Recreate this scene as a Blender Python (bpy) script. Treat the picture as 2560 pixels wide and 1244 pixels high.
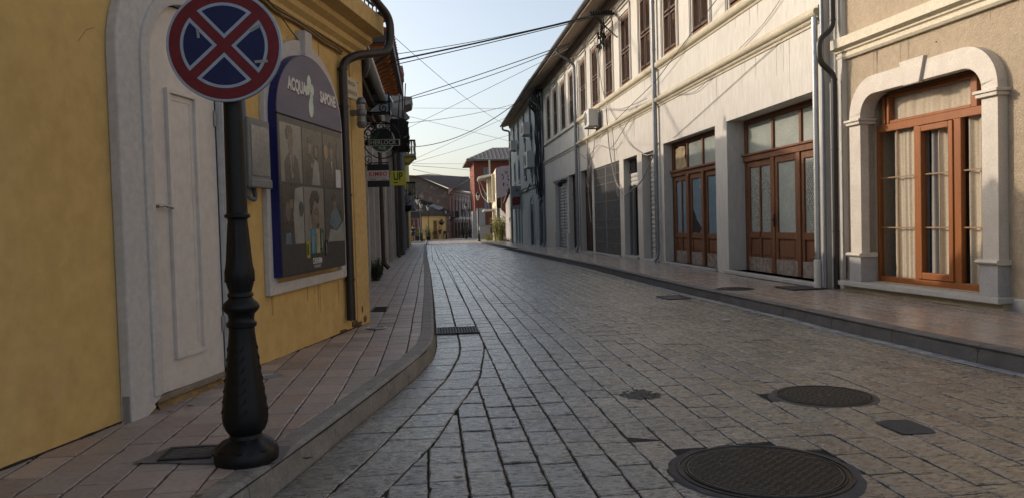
import bpy, bmesh, math, random
from mathutils import Vector, Matrix
random.seed(7)
for o in list(bpy.data.objects): bpy.data.objects.remove(o)
SC = bpy.context.scene; COL = SC.collection
# ---------------------------------------------------------------- camera
YAW, PITCH, ROLL, CAMH = math.radians(6.06), 0.033, 0.028, 1.25
fw = Vector((math.sin(YAW)*math.cos(PITCH), math.cos(YAW)*math.cos(PITCH), -math.sin(PITCH)))
rt = Vector((math.cos(YAW), -math.sin(YAW), 0)); up = rt.cross(fw)
r2 = rt*math.cos(ROLL)-up*math.sin(ROLL); u2 = up*math.cos(ROLL)+rt*math.sin(ROLL)
cd = bpy.data.cameras.new('camera'); cam = bpy.data.objects.new('camera', cd); COL.objects.link(cam)
cam.matrix_world = Matrix(((r2.x,u2.x,-fw.x,0),(r2.y,u2.y,-fw.y,0),(r2.z,u2.z,-fw.z,CAMH),(0,0,0,1)))
cd.sensor_width = 36; cd.lens = 36*1923/2560; cd.clip_start = 0.05; cd.clip_end = 2000
SC.camera = cam
# ---------------------------------------------------------------- world, sun, exposure
SUNT = Vector((1, -.55, -.45)).normalized()          # direction the light travels
W = bpy.data.worlds.new('World'); SC.world = W; W.use_nodes = True
nt = W.node_tree; bg = nt.nodes['Background']; sky = nt.nodes.new('ShaderNodeTexSky')
sky.sky_type = 'NISHITA'; sky.sun_disc = False
sky.sun_elevation = math.asin(-SUNT.z); sky.sun_rotation = math.atan2(-SUNT.x, -SUNT.y)
sky.air_density = 1.0; sky.dust_density = 3.0; sky.ozone_density = 1.0
hs = nt.nodes.new('ShaderNodeHueSaturation'); hs.inputs['Saturation'].default_value = .66; hs.inputs['Value'].default_value = 1.04
nt.links.new(sky.outputs[0], hs.inputs['Color']); nt.links.new(hs.outputs[0], bg.inputs[0]); bg.inputs[1].default_value = 0.15
ld = bpy.data.lights.new('sun', 'SUN'); ld.energy = 2.0; ld.angle = math.radians(.55); ld.color = (1, .86, .70)
sun = bpy.data.objects.new('sun', ld); COL.objects.link(sun); sun.location = (-20, 20, 20)
sun.rotation_euler = SUNT.to_track_quat('-Z', 'Y').to_euler()
SC.view_settings.view_transform = 'Standard'; SC.view_settings.look = 'None'
SC.view_settings.exposure = 0.56; SC.view_settings.gamma = 1
SC.render.engine = 'CYCLES'

def gz(Y):                                             # the street falls gently away
    return 0 if Y < 20 else -.008*(Y-20)
# ---------------------------------------------------------------- materials
MATS = {}
def pm(name, col, rough=.85, var=.15, sc=2.0, bump=.15, bsc=60, col2=None, metal=0, spec=.4, dist=.01, patch=None, psc=1.2, pth=.6, coat=0, attr=None, stretch=None):
    if name in MATS: return MATS[name]
    m = bpy.data.materials.new(name); m.use_nodes = True; t = m.node_tree; N = t.nodes; L = t.links
    b = N['Principled BSDF']; b.inputs['Roughness'].default_value = rough; b.inputs['Metallic'].default_value = metal
    b.inputs['Specular IOR Level'].default_value = spec; b.inputs['Coat Weight'].default_value = coat
    tc = N.new('ShaderNodeTexCoord'); mp = N.new('ShaderNodeMapping'); L.new(tc.outputs['Object'], mp.inputs[0])
    if stretch: mp.inputs['Scale'].default_value = stretch
    def noise(s, d=5, r=.6):
        n = N.new('ShaderNodeTexNoise'); n.inputs['Scale'].default_value = s; n.inputs['Detail'].default_value = d
        n.inputs['Roughness'].default_value = r; L.new(mp.outputs[0], n.inputs['Vector']); return n
    def mix(f, a, c):
        x = N.new('ShaderNodeMix'); x.data_type = 'RGBA'
        L.new(f, x.inputs[0])
        for i, v in ((6, a), (7, c)):
            if isinstance(v, tuple): x.inputs[i].default_value = (*v, 1)
            else: L.new(v, x.inputs[i])
        return x.outputs[2]
    def ramp(o, a, c):
        r = N.new('ShaderNodeMapRange'); r.inputs[1].default_value = a; r.inputs[2].default_value = c; L.new(o, r.inputs[0]); return r.outputs[0]
    n1 = noise(sc); c2 = col2 or tuple(c*(1-var*2.2) for c in col)
    out = mix(ramp(n1.outputs[0], .3, .7), col, c2)
    n3 = noise(sc*11, 4)
    out = mix(ramp(n3.outputs[0], .35, .85), out, tuple(c*.8 for c in c2)) if var > 0 else out
    if attr:
        a = N.new('ShaderNodeAttribute'); a.attribute_name = attr[0]
        cr = N.new('ShaderNodeValToRGB'); e = cr.color_ramp.elements
        for i, (p, c) in enumerate(attr[1]):
            if i < 2: e[i].position = p; e[i].color = (*c, 1)
            else: q = e.new(p); q.color = (*c, 1)
        L.new(a.outputs['Fac'], cr.inputs[0])
        mm = N.new('ShaderNodeMix'); mm.data_type = 'RGBA'; mm.blend_type = 'MULTIPLY'; mm.inputs[0].default_value = 1
        L.new(out, mm.inputs[6]); L.new(cr.outputs[0], mm.inputs[7]); out = mm.outputs[2]
    if patch:
        n4 = noise(psc, 6, .65); out = mix(ramp(n4.outputs[0], pth, pth+.08), out, patch)
    L.new(out, b.inputs['Base Color'])
    rr = N.new('ShaderNodeMapRange'); rr.inputs[3].default_value = max(rough-.12, .02); rr.inputs[4].default_value = min(rough+.12, 1)
    L.new(n3.outputs[0], rr.inputs[0]); L.new(rr.outputs[0], b.inputs['Roughness'])
    if bump:
        nb = noise(bsc, 6, .65); bp = N.new('ShaderNodeBump'); bp.inputs['Strength'].default_value = bump; bp.inputs['Distance'].default_value = dist
        L.new(nb.outputs[0], bp.inputs['Height']); L.new(bp.outputs[0], b.inputs['Normal'])
    MATS[name] = m; return m
def street_stone():
    m = bpy.data.materials.new('street_stone'); m.use_nodes = True; t = m.node_tree; N = t.nodes; L = t.links; b = N['Principled BSDF']
    tc = N.new('ShaderNodeTexCoord')
    def noise(s, d=6, r=.6, st=None, dist=0):
        mp = N.new('ShaderNodeMapping'); L.new(tc.outputs['Object'], mp.inputs[0])
        if st: mp.inputs['Scale'].default_value = st
        n = N.new('ShaderNodeTexNoise'); n.inputs['Scale'].default_value = s; n.inputs['Detail'].default_value = d; n.inputs['Roughness'].default_value = r; n.inputs['Distortion'].default_value = dist
        L.new(mp.outputs[0], n.inputs['Vector']); return n.outputs[0]
    def mrange(o, a, c, x=0, y=1):
        r = N.new('ShaderNodeMapRange'); r.inputs[1].default_value = a; r.inputs[2].default_value = c; r.inputs[3].default_value = x; r.inputs[4].default_value = y; L.new(o, r.inputs[0]); return r.outputs[0]
    def mix(f, a, c, bt='MIX'):
        x = N.new('ShaderNodeMix'); x.data_type = 'RGBA'; x.blend_type = bt
        if isinstance(f, float): x.inputs[0].default_value = f
        else: L.new(f, x.inputs[0])
        for i, v in ((6, a), (7, c)):
            if isinstance(v, tuple): x.inputs[i].default_value = (*v, 1)
            else: L.new(v, x.inputs[i])
        return x.outputs[2]
    a = N.new('ShaderNodeAttribute'); a.attribute_name = 'tint'
    cr = N.new('ShaderNodeValToRGB'); e = cr.color_ramp.elements; e[0].position = 0; e[0].color = (.10,.105,.115,1); e[1].position = 1; e[1].color = (.40,.375,.32,1)
    for p, c in ((.12,(.18,.178,.172)),(.3,(.265,.258,.24)),(.48,(.30,.255,.185)),(.62,(.33,.30,.245)),(.8,(.28,.272,.255)),(.9,(.25,.21,.165))): q = e.new(p); q.color = (*c, 1)
    L.new(a.outputs['Fac'], cr.inputs[0])
    col = mix(mrange(noise(1.1), .4, .62), cr.outputs[0], (.20,.175,.14), 'MIX')
    g = N.new('ShaderNodeMix'); 
    col = mix(mrange(noise(9, 7, .7), .40, .66, 0, .8), col, (.11,.105,.10))
    pit = mrange(noise(21, 6, .72, (1,2.6,1), .4), .50, .60)
    pm_ = N.new('ShaderNodeMath'); pm_.operation = 'MULTIPLY'; L.new(pit, pm_.inputs[0]); pm_.inputs[1].default_value = .72
    col = mix(pm_.outputs[0], col, (.045,.043,.042))
    col = mix(mrange(noise(55, 4, .7), .55, .75, 0, .35), col, (.45,.44,.41))
    dk = N.new('ShaderNodeMix'); dk.data_type = 'RGBA'; dk.blend_type = 'MULTIPLY'; dk.inputs[0].default_value = 1; L.new(col, dk.inputs[6]); dk.inputs[7].default_value = (.80,.76,.70,1); L.new(dk.outputs[2], b.inputs['Base Color'])
    L.new(mrange(noise(14, 5, .65), .3, .7, .13, .42), b.inputs['Roughness']); b.inputs['Specular IOR Level'].default_value = .8
    hm = N.new('ShaderNodeMath'); hm.operation = 'MULTIPLY_ADD'; L.new(noise(16, 7, .68, (1,2.5,1), .6), hm.inputs[0]); hm.inputs[1].default_value = 1.0; L.new(mrange(noise(5, 3), .3, .7, 0, .9), hm.inputs[2])
    bp = N.new('ShaderNodeBump'); bp.inputs['Strength'].default_value = .6; bp.inputs['Distance'].default_value = .012; L.new(hm.outputs[0], bp.inputs['Height']); L.new(bp.outputs[0], b.inputs['Normal']); L.new(bp.outputs[0], b.inputs['Coat Normal']); wear = N.new('ShaderNodeMath'); wear.operation = 'MULTIPLY'; L.new(mrange(pit, 0, 1, 1.0, .2), wear.inputs[0]); L.new(mrange(noise(1.6, 5), .35, .6, .65, 1), wear.inputs[1]); L.new(wear.outputs[0], b.inputs['Coat Weight']); L.new(mrange(pit, 0, 1, .8, .15), b.inputs['Specular IOR Level']); b.inputs['Coat Roughness'].default_value = .31
    return m
def flat(name, col, rough=.6, **k): return pm(name, col, rough, var=.03, bump=0, **k)
def glass(name, tint=(.8,.85,.85), mixf=.5):
    m = bpy.data.materials.new(name); m.use_nodes = True; t = m.node_tree; N = t.nodes; L = t.links
    N.remove(N['Principled BSDF']); tr = N.new('ShaderNodeBsdfTransparent'); tr.inputs[0].default_value = (.90,.885,.87,1)
    gl = N.new('ShaderNodeBsdfGlossy'); gl.inputs['Roughness'].default_value = .03
    fr = N.new('ShaderNodeFresnel'); ge = N.new('ShaderNodeNewGeometry'); io = N.new('ShaderNodeMapRange'); io.inputs[3].default_value = 1.45; io.inputs[4].default_value = 1/1.45; L.new(ge.outputs['Backfacing'], io.inputs[0]); L.new(io.outputs[0], fr.inputs[0]); mx = N.new('ShaderNodeMixShader')
    L.new(fr.outputs[0], mx.inputs[0]); L.new(tr.outputs[0], mx.inputs[1]); L.new(gl.outputs[0], mx.inputs[2])
    L.new(mx.outputs[0], N['Material Output'].inputs[0]); return m
YEL = pm('yellow_plaster', (.62,.415,.155), .9, .02, .7, .14, 90, col2=(.58,.375,.13), dist=.003, patch=(.54,.36,.15), psc=1.6, pth=.63)
YEL2 = pm('yellow_cornice', (.62,.42,.165), .9, .08, 1.5, .2, 70, dist=.004, patch=(.36,.26,.12), psc=2.5, pth=.68)
RAW = pm('raw_step', (.42,.27,.09), .95, .3, 9, .8, 40, col2=(.16,.10,.05), dist=.02)
TRIM = pm('white_trim', (.54,.50,.465), .85, .04, 2, .25, 80, dist=.004, patch=(.42,.38,.33), psc=5, pth=.72)
DOORW = pm('door_white', (.62,.555,.50), .4, .01, 1.2, .02, 40, col2=(.60,.535,.48))
WHITE = pm('white_wall', (.55,.515,.465), .9, .06, .9, .3, 35, col2=(.51,.475,.42), dist=.006, patch=(.45,.415,.36), psc=1.1, pth=.66, stretch=(1.6,1.6,.35))
WMOULD = pm('stone_moulding', (.56,.49,.36), .85, .15, 2.5, .3, 40, dist=.005)
PALE = pm('pale_wall', (.66,.63,.56), .9, .07, 1.1, .25, 45, dist=.005)
BLUE = pm('pale_blue_wall', (.40,.47,.51), .9, .1, 1.0, .3, 30, dist=.008, patch=(.40,.43,.45), psc=2.2, pth=.66)
BEIGE = pm('beige_stucco', (.40,.315,.22), .95, .04, 1.2, 1.0, 42, col2=(.37,.29,.20), dist=.016)
CREAMC = pm('cream_cornice', (.62,.55,.42), .85, .05, 2, .15, 60, dist=.003)
LIME = pm('limestone', (.60,.54,.46), .6, .1, 5, .25, 60, col2=(.50,.44,.37), dist=.004, patch=(.70,.65,.58), psc=22, pth=.66)
SILLM = pm('marble_sill', (.45,.43,.40), .55, .1, 4, .15, 60, dist=.003)
WOOD = pm('orange_wood', (.30,.095,.020), .45, .12, 3, .15, 50, stretch=(3,3,.5), dist=.002)
OLDW = pm('old_wood', (.24,.092,.032), .6, .3, 4, .3, 45, col2=(.10,.042,.02), stretch=(4,4,.6), dist=.004, patch=(.42,.22,.09), psc=6, pth=.68)
OLDWD = pm('dark_old_wood', (.085,.04,.022), .7, .25, 4, .4, 40, col2=(.04,.02,.012), stretch=(4,4,.6), dist=.004)
SHUT = pm('shutter_slat', (.11,.052,.028), .75, .3, 5, .3, 40, col2=(.05,.026,.016), dist=.003, patch=(.26,.13,.05), psc=7, pth=.66)
SHUTF = pm('shutter_frame', (.26,.12,.045), .7, .35, 7, .3, 40, col2=(.10,.045,.02), dist=.003, patch=(.44,.26,.08), psc=5, pth=.64)
WORN = pm('worn_board', (.40,.36,.32), .85, .3, 9, .5, 40, col2=(.14,.09,.06), dist=.004, patch=(.12,.07,.04), psc=8, pth=.58)
METG = pm('grey_metal', (.30,.31,.33), .45, .1, 6, .05, 40, metal=.6)
SILV = pm('silver_pipe', (.48,.48,.48), .38, .12, 5, .04, 30, metal=.75)
IRON = pm('black_iron', (.007,.007,.0075), .5, .2, 8, .3, 90, spec=.28, dist=.002)
BRPIPE = pm('dark_brown_pipe', (.022,.014,.011), .4, .15, 5, .05, 30, spec=.5)
ROLL_ = pm('roller_shutter', (.33,.35,.37), .5, .12, 3, .1, 40, metal=.3)
ROLLW = pm('roller_shutter_white', (.55,.52,.46), .6, .1, 3, .05, 40)
FROST = pm('whitewashed_glass', (.40,.42,.37), .18, .16, 2.2, .05, 30, col2=(.30,.32,.29), spec=.6)
DUSTY = pm('dusty_pane', (.16,.19,.20), .12, .3, 1.7, .03, 30, col2=(.09,.11,.12), spec=.6)
DARKI = flat('dark_interior', (.012,.011,.010), .9)
ROOFT = pm('roof_tile', (.22,.11,.075), .9, .3, 6, .6, 14, col2=(.13,.08,.06), dist=.03)
ROOFD = pm('old_roof', (.12,.085,.07), .9, .25, 3, .5, 9, dist=.04)
SOFF = pm('soffit_board', (.40,.33,.26), .85, .15, 1.5, .2, 30, col2=(.30,.24,.19), stretch=(1,.15,1))
CABLE = flat('cable_black', (.02,.02,.02), .6)
CABLEG = flat('cable_grey', (.30,.27,.23), .7)
ACM = pm('ac_white', (.62,.60,.55), .5, .06, 3, 0)
JOINT = pm('joint_dirt', (.030,.027,.024), .95, .3, 6, .4, 60)
STONE = street_stone()
TILE = pm('pavement_tile', (.39,.325,.285), .45, .12, 3, .3, 60, col2=(.32,.27,.24), dist=.004, spec=.5, patch=(.13,.115,.105), psc=11, pth=.66,
          attr=('tint', [(0,(.62,.64,.66)), (1,(1.2,1.12,1.06)), (.25,(1.02,.88,.82)), (.45,(.85,.87,.9)), (.7,(1.0,.97,.95))]))
TILER = pm('pavement_tile_right', (.34,.285,.24), .24, .08, 2, .1, 40, col2=(.29,.24,.20), dist=.003, spec=.55,
          attr=('tint', [(0,(.85,.84,.83)), (1,(1.1,1.05,1.0)), (.4,(1.0,.9,.84)), (.7,(.96,.97,.99))]))
KERB = pm('kerb_stone', (.33,.30,.265), .65, .22, 5, .7, 70, dist=.008, patch=(.12,.11,.10), psc=9, pth=.60)
CONC = pm('concrete', (.30,.28,.26), .9, .15, 3, .3, 50)
CAST = pm('cast_iron', (.045,.042,.040), .5, .3, 9, .2, 70, metal=.5)
SUNPAVE = pm('far_paving', (.36,.32,.27), .6, .15, .8, .1, 30)

# ---------------------------------------------------------------- mesh building
class Fr:                                              # a wall's own frame: s along it, o out of it, z up
    def __init__(s, ox, oy, dx, dy, flip=1):
        l = math.hypot(dx, dy); s.o = (ox, oy); s.d = (dx/l, dy/l); s.n = (dy/l*flip, -dx/l*flip)
    def P(s, a, o, z): return Vector((s.o[0]+s.d[0]*a+s.n[0]*o, s.o[1]+s.d[1]*a+s.n[1]*o, z))
WLD = Fr(0, 0, 1, 0)                                   # s = X, o = -Y (towards the camera)
YF = Fr(-2.08, 3.89, 1.325, 5.25)                      # yellow house wall
RF = Fr(5.95, 0, 0, 1, -1)                             # right-hand street wall, s = Y, o towards the street
BF = Fr(6.13, 10.885, .208, -3.082)                    # beige house, s towards the camera
LF = Fr(-1.35, 0, 0, 1)                                # left-hand street wall, s = Y
class MB:
    def __init__(s): s.v = []; s.f = []; s.t = []
    def quad(s, pts, t=None):
        n = len(s.v); s.v += [tuple(p) for p in pts]; s.f.append(tuple(range(n, n+len(pts)))); s.t.append(0 if t is None else t); return s
    def hexa(s, p):                                    # 8 points: bottom ring then top ring
        n = len(s.v); s.v += [tuple(q) for q in p]
        for f in ((0,3,2,1),(4,5,6,7),(0,1,5,4),(1,2,6,5),(2,3,7,6),(3,0,4,7)): s.f.append(tuple(n+i for i in f)); s.t.append(0)
        return s
    def box(s, F, a0, a1, o0, o1, z0, z1):
        s.hexa([F.P(a0,o0,z0),F.P(a1,o0,z0),F.P(a1,o1,z0),F.P(a0,o1,z0),F.P(a0,o0,z1),F.P(a1,o0,z1),F.P(a1,o1,z1),F.P(a0,o1,z1)]); return s
    def prism(s, F, poly, o0, o1):                     # outline in (s, z), given thickness
        n = len(poly); b = len(s.v)
        s.v += [tuple(F.P(a,o1,z)) for a,z in poly]+[tuple(F.P(a,o0,z)) for a,z in poly]
        s.f.append(tuple(range(b,b+n))); s.f.append(tuple(range(b+2*n-1,b+n-1,-1))); s.t += [0,0]
        for i in range(n):
            j = (i+1)%n; s.f.append((b+i,b+n+i,b+n+j,b+j)); s.t.append(0)
        return s
    def band(s, F, outer, inner, o0, o1):              # strip between two outlines of equal length
        n = len(outer); b = len(s.v)
        for pl, o in ((outer,o0),(inner,o0),(inner,o1),(outer,o1)): s.v += [tuple(F.P(a,o,z)) for a,z in pl]
        for i in range(n-1):
            for k in range(4):
                k2 = (k+1)%4; s.f.append((b+k*n+i,b+k*n+i+1,b+k2*n+i+1,b+k2*n+i)); s.t.append(0)
        for i in (0,n-1): s.f.append(tuple(b+k*n+i for k in range(4))); s.t.append(0)
        return s
    def profile(s, F, a0, a1, prof):                   # (o, z) outline swept along the wall
        n = len(prof); b = len(s.v)
        s.v += [tuple(F.P(a0,o,z)) for o,z in prof]+[tuple(F.P(a1,o,z)) for o,z in prof]
        for i in range(n-1): s.f.append((b+i,b+i+1,b+n+i+1,b+n+i)); s.t.append(0)
        s.f.append(tuple(range(b,b+n))); s.f.append(tuple(range(b+n,b+2*n))); s.t += [0,0]; return s
    def tube(s, pts, r, n=8, cap=True):
        pts = [Vector(p) for p in pts]; b = len(s.v); rs = r if isinstance(r, (list,tuple)) else [r]*len(pts)
        ref = Vector((0,0,1))
        for i, p in enumerate(pts):
            d = (pts[min(i+1,len(pts)-1)]-pts[max(i-1,0)]).normalized()
            if abs(d.dot(ref)) > .95: ref = Vector((1,0,0)) if abs(d.x) < .9 else Vector((0,1,0))
            x = d.cross(ref).normalized(); y = d.cross(x).normalized(); ref = -y if False else ref
            for k in range(n):
                a = 2*math.pi*k/n; s.v.append(tuple(p+x*(rs[i]*math.cos(a))+y*(rs[i]*math.sin(a))))
        for i in range(len(pts)-1):
            for k in range(n):
                s.f.append((b+i*n+k,b+i*n+(k+1)%n,b+(i+1)*n+(k+1)%n,b+(i+1)*n+k)); s.t.append(0)
        if cap: s.f.append(tuple(range(b,b+n))); s.f.append(tuple(range(b+(len(pts)-1)*n,b+len(pts)*n))); s.t += [0,0]
        return s
    def lathe(s, c, prof, n=32, sq=None):
        b = len(s.v)
        for r, z in prof:
            for k in range(n):
                a = 2*math.pi*k/n; rr = r*(sq(a, z) if sq else 1); s.v.append((c[0]+rr*math.cos(a), c[1]+rr*math.sin(a), c[2]+z))
        for i in range(len(prof)-1):
            for k in range(n): s.f.append((b+i*n+k,b+i*n+(k+1)%n,b+(i+1)*n+(k+1)%n,b+(i+1)*n+k)); s.t.append(0)
        s.f.append(tuple(range(b,b+n))); s.f.append(tuple(range(b+(len(prof)-1)*n,b+len(prof)*n))); s.t += [0,0]; return s
    def wall(s, F, a0, a1, z0, z1, holes, o=0, depth=.3):
        """wall face with rectangular openings and their reveals"""
        A = sorted({a0,a1,*[h[0] for h in holes],*[h[1] for h in holes]}); Z = sorted({z0,z1,*[h[2] for h in holes],*[h[3] for h in holes]})
        for i in range(len(A)-1):
            for j in range(len(Z)-1):
                ca, cz = (A[i]+A[i+1])/2, (Z[j]+Z[j+1])/2
                if any(h[0]<ca<h[1] and h[2]<cz<h[3] for h in holes): continue
                s.quad([F.P(A[i],o,Z[j]),F.P(A[i+1],o,Z[j]),F.P(A[i+1],o,Z[j+1]),F.P(A[i],o,Z[j+1])])
        for h in holes:
            d = -(h[4] if len(h) > 4 else depth)
            for p, q in (((h[0],h[2]),(h[0],h[3])),((h[1],h[2]),(h[1],h[3])),((h[0],h[3]),(h[1],h[3])),((h[0],h[2]),(h[1],h[2]))):
                s.quad([F.P(p[0],o,p[1]),F.P(q[0],o,q[1]),F.P(q[0],o+d,q[1]),F.P(p[0],o+d,p[1])])
        return s
    def build(s, name, mat, parent=None, label=None, smooth=False, bevel=0, attr=False):
        me = bpy.data.meshes.new(name)
        off = parent_loc(parent) if parent else None
        if off is None:
            xs = [v[0] for v in s.v]; ys = [v[1] for v in s.v]; zs = [v[2] for v in s.v]
            off = Vector(((min(xs)+max(xs))/2, (min(ys)+max(ys))/2, min(zs)))
        me.from_pydata([(v[0]-off.x, v[1]-off.y, v[2]-off.z) for v in s.v], [], s.f)
        if attr:
            at = me.attributes.new('tint', 'FLOAT', 'FACE'); at.data.foreach_set('value', s.t)
        bm = bmesh.new(); bm.from_mesh(me)
        if not attr: bmesh.ops.remove_doubles(bm, verts=bm.verts, dist=1e-5) if smooth else None
        bmesh.ops.recalc_face_normals(bm, faces=bm.faces) if not attr else None
        bm.to_mesh(me); bm.free()
        if smooth:
            for p in me.polygons: p.use_smooth = True
            try: me.set_sharp_from_angle(angle=math.radians(45))
            except Exception: pass
        me.materials.append(mat); o = bpy.data.objects.new(name, me); COL.objects.link(o)
        if parent: o.parent = parent
        else: o.location = off
        if bevel:
            b = o.modifiers.new('bevel', 'BEVEL'); b.width = bevel; b.segments = 2; b.limit_method = 'ANGLE'
        if label: o['label'] = label
        return o
def parent_loc(p):
    v = Vector((0,0,0))
    while p: v += p.location; p = p.parent
    return v
def tag(o, label, cat, group=None, kind=None):
    if label: o['label'] = label
    if cat: o['category'] = cat
    if group: o['group'] = group
    if kind: o['kind'] = kind
    return o
def struct(o): o['kind'] = 'structure'; return o
def root(name, label, cat, loc, group=None):
    o = bpy.data.objects.new(name, None); o.empty_display_size = .2; COL.objects.link(o); o.location = loc
    return tag(o, label, cat, group)
def kids(o): return [c for c in COL.objects if c.parent == o]
def copy_tree(o, parent=None):
    ch = kids(o); c = o.copy(); COL.objects.link(c); c.parent = parent if parent else None
    for k in ch: copy_tree(k, c)
    return c
def arc(cx, cz, rx, rz, a0, a1, n=16):
    return [(cx+rx*math.cos(math.radians(a0+(a1-a0)*i/n)), cz+rz*math.sin(math.radians(a0+(a1-a0)*i/n))) for i in range(n+1)]
def text(s, size, F, a, o, z, mat, parent, flip=1, sp=1, sx=1, name='lettering', tilt=0, ext=.002, bold=0):
    cu = bpy.data.curves.new(name, 'FONT'); cu.body = s; cu.size = size; cu.extrude = ext; cu.align_x = 'CENTER'; cu.align_y = 'CENTER'; cu.offset = bold; cu.space_character = sp
    cu.resolution_u = 4; tmp = bpy.data.objects.new('tmp', cu); COL.objects.link(tmp); bpy.context.view_layer.update()
    me = bpy.data.meshes.new_from_object(tmp.evaluated_get(bpy.context.evaluated_depsgraph_get()))
    bpy.data.objects.remove(tmp)
    X = Vector((F.d[0]*flip, F.d[1]*flip, 0)); U = Vector((0,0,1)); Nn = Vector((F.n[0], F.n[1], 0)); p = F.P(a, o, z)
    ct, st = math.cos(tilt), math.sin(tilt); off = parent_loc(parent)
    for v in me.vertices:
        x, y = v.co.x*sx, v.co.y; x, y = x*ct-y*st, x*st+y*ct
        v.co = p + X*x + U*y + Nn*v.co.z - off
    me.materials.clear(); me.materials.append(mat); o_ = bpy.data.objects.new(name, me); COL.objects.link(o_); o_.parent = parent
    return o_
def sag(p, q, d, n=18): 
    p, q = Vector(p), Vector(q)
    return [p.lerp(q, i/n)-Vector((0,0,d*4*(i/n)*(1-i/n))) for i in range(n+1)]

# ---------------------------------------------------------------- ground and paving
KL = [(-1.9,-2),(-1.35,1.5),(-.755,3.76),(-.48,4.94),(-.135,6.5),(0,7.3),(.03,8.1),(.03,12),(0,17.8),(-.12,30),(-.3,60),(-.35,100)]
KR = [(5.0,-2),(4.75,1),(4.6,4),(4.5,5.5),(4.41,6.8),(4.36,8.8),(4.22,12.6),(4.2,18.9),(4.2,29.4),(4.25,50),(4.15,60),(4.0,64),(4.3,65.5),(5.2,66.5)]
SE = [(-.80,1.5),(-.261,3.608),(-.023,4.371),(.375,6.318),(.519,7.773),(.53,8.3),(.53,12),(.5,17.8),(.38,30),(.2,60),(.15,100)]
WY_ = [(-3.6,-2.4),(-2.08,3.89),(-.755,9.14),(-1.35,9.2),(-1.35,60),(-1.9,60.1),(-1.9,100)]
def px(pl, y):
    for (x0,y0),(x1,y1) in zip(pl, pl[1:]):
        if y0 <= y <= y1 and y1 > y0: return x0+(x1-x0)*(y-y0)/(y1-y0)
    return pl[0][0] if y < pl[0][1] else pl[-1][0]
def wob(x, y): return .004*math.sin(1.7*x+.6*y)+.003*math.sin(2.9*y-1.3*x)+.002*math.sin(6.1*x+3.7*y)
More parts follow.
